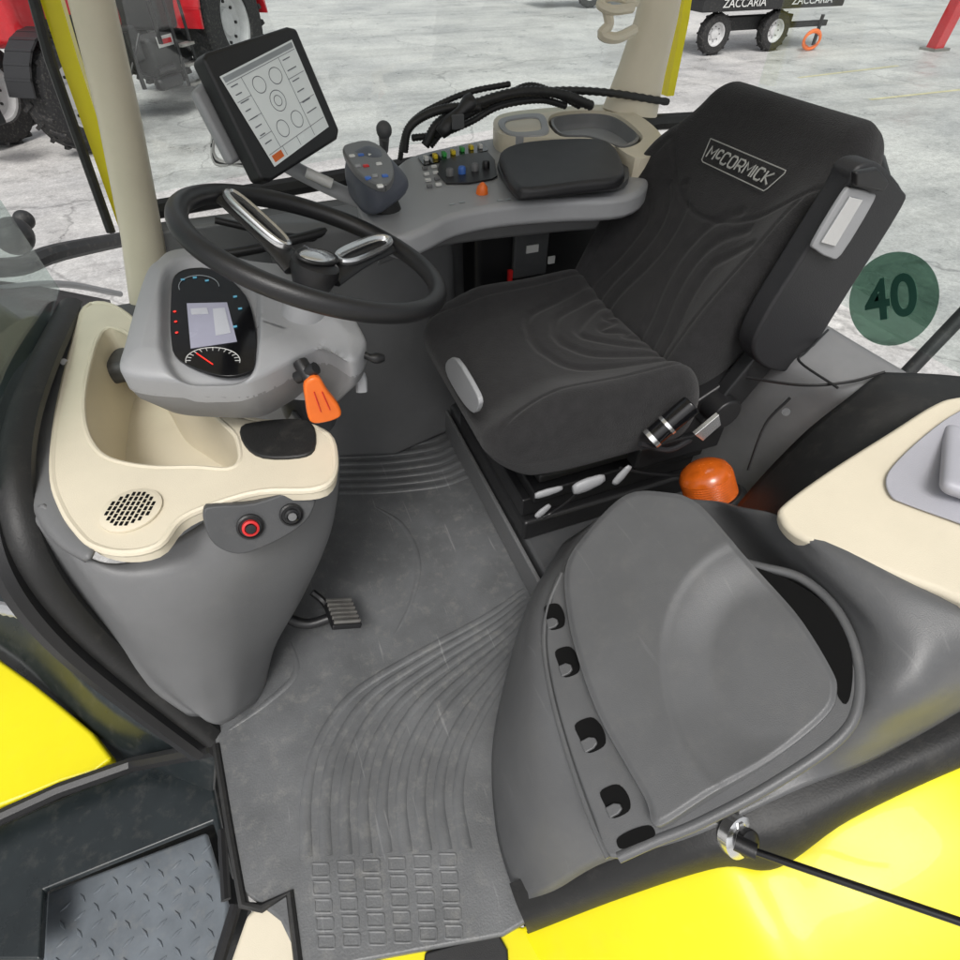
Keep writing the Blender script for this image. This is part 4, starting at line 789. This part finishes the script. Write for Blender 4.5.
bm = B(); box(bm, P(934,50,z=GZ)+V(0,0,.03), V(.6,.5,.06)); obj('base_plate', bm, M['steel'], rp)
fv = P(588,8,z=GZ); pv = thing('parked_trailer', fv, 'distant dark trailer wheels and chassis at the top centre', 'trailer')
wheel(pv, fv+V(0,0,.5), V(-.3,-1,0).normalized(), .5, .3, .26, 14); bm = B(); box(bm, fv+V(.4,1.0,1.1), V(5,1.8,.4)); obj('chassis', bm, M['dark'], pv, bevel=.03)
bm = B(); box(bm, V(25,44,GZ+1.5), V(60,.5,3.0), Matrix.Rotation(-.25,3,'Z')); tag(obj('yard_wall', bm, M['lgrey']), 'long pale wall at the far side of the yard', 'wall')
ym = mat('faded_yellow_line', (.60,.55,.34), .7, var=.3, vscale=3)
for (a,b,c,d) in ((872,100,1000,86),(800,78,900,66)):
    yl_ = [P(a,b,z=GZ+.004), P(c,d,z=GZ+.004)]; bm = B(); dd = V(0,.10,0); vv = [bm.verts.new(p) for p in (yl_[0], yl_[1], yl_[1]+dd, yl_[0]+dd)]; bm.faces.new(vv)
    q_ = obj('ground_marking', bm, ym); q_['kind'] = 'structure'

# ============================================================ LIGHT, CAMERA
w = bpy.data.worlds.new('World'); SC.world = w; w.use_nodes = True; N = w.node_tree.nodes; L = w.node_tree.links
sky = N.new('ShaderNodeTexSky'); sky.sky_type = 'NISHITA'; sky.sun_disc = False; sky.sun_elevation = radians(58); sky.sun_rotation = radians(205); sky.air_density = 1; sky.dust_density = 5
hs = N.new('ShaderNodeHueSaturation'); hs.inputs['Saturation'].default_value = .15; L.new(sky.outputs[0], hs.inputs['Color']); bg = N['Background']; bg.inputs[1].default_value = .15; L.new(hs.outputs[0], bg.inputs[0])
sl = bpy.data.lights.new('sun', 'SUN'); sl.energy = 1.5; sl.angle = radians(20); sl.color = (1,.97,.93); so = bpy.data.objects.new('sun', sl); COL.objects.link(so)
sd = V(sin(radians(205))*cos(radians(58)), cos(radians(205))*cos(radians(58)), sin(radians(58))); so.rotation_euler = sd.to_track_quat('Z', 'Y').to_euler()
cd = bpy.data.cameras.new('camera'); cam = bpy.data.objects.new('camera', cd); COL.objects.link(cam); SC.camera = cam
cam.matrix_world = Matrix(((RR.x,UU.x,-FF.x,CAM.x),(RR.y,UU.y,-FF.y,CAM.y),(RR.z,UU.z,-FF.z,CAM.z),(0,0,0,1)))
cd.sensor_width = 36; cd.lens = 36*FPX/960; cd.clip_start = .02; cd.clip_end = 2000
SC.view_settings.view_transform = 'Standard'; SC.view_settings.look = 'None'; SC.view_settings.exposure = 0
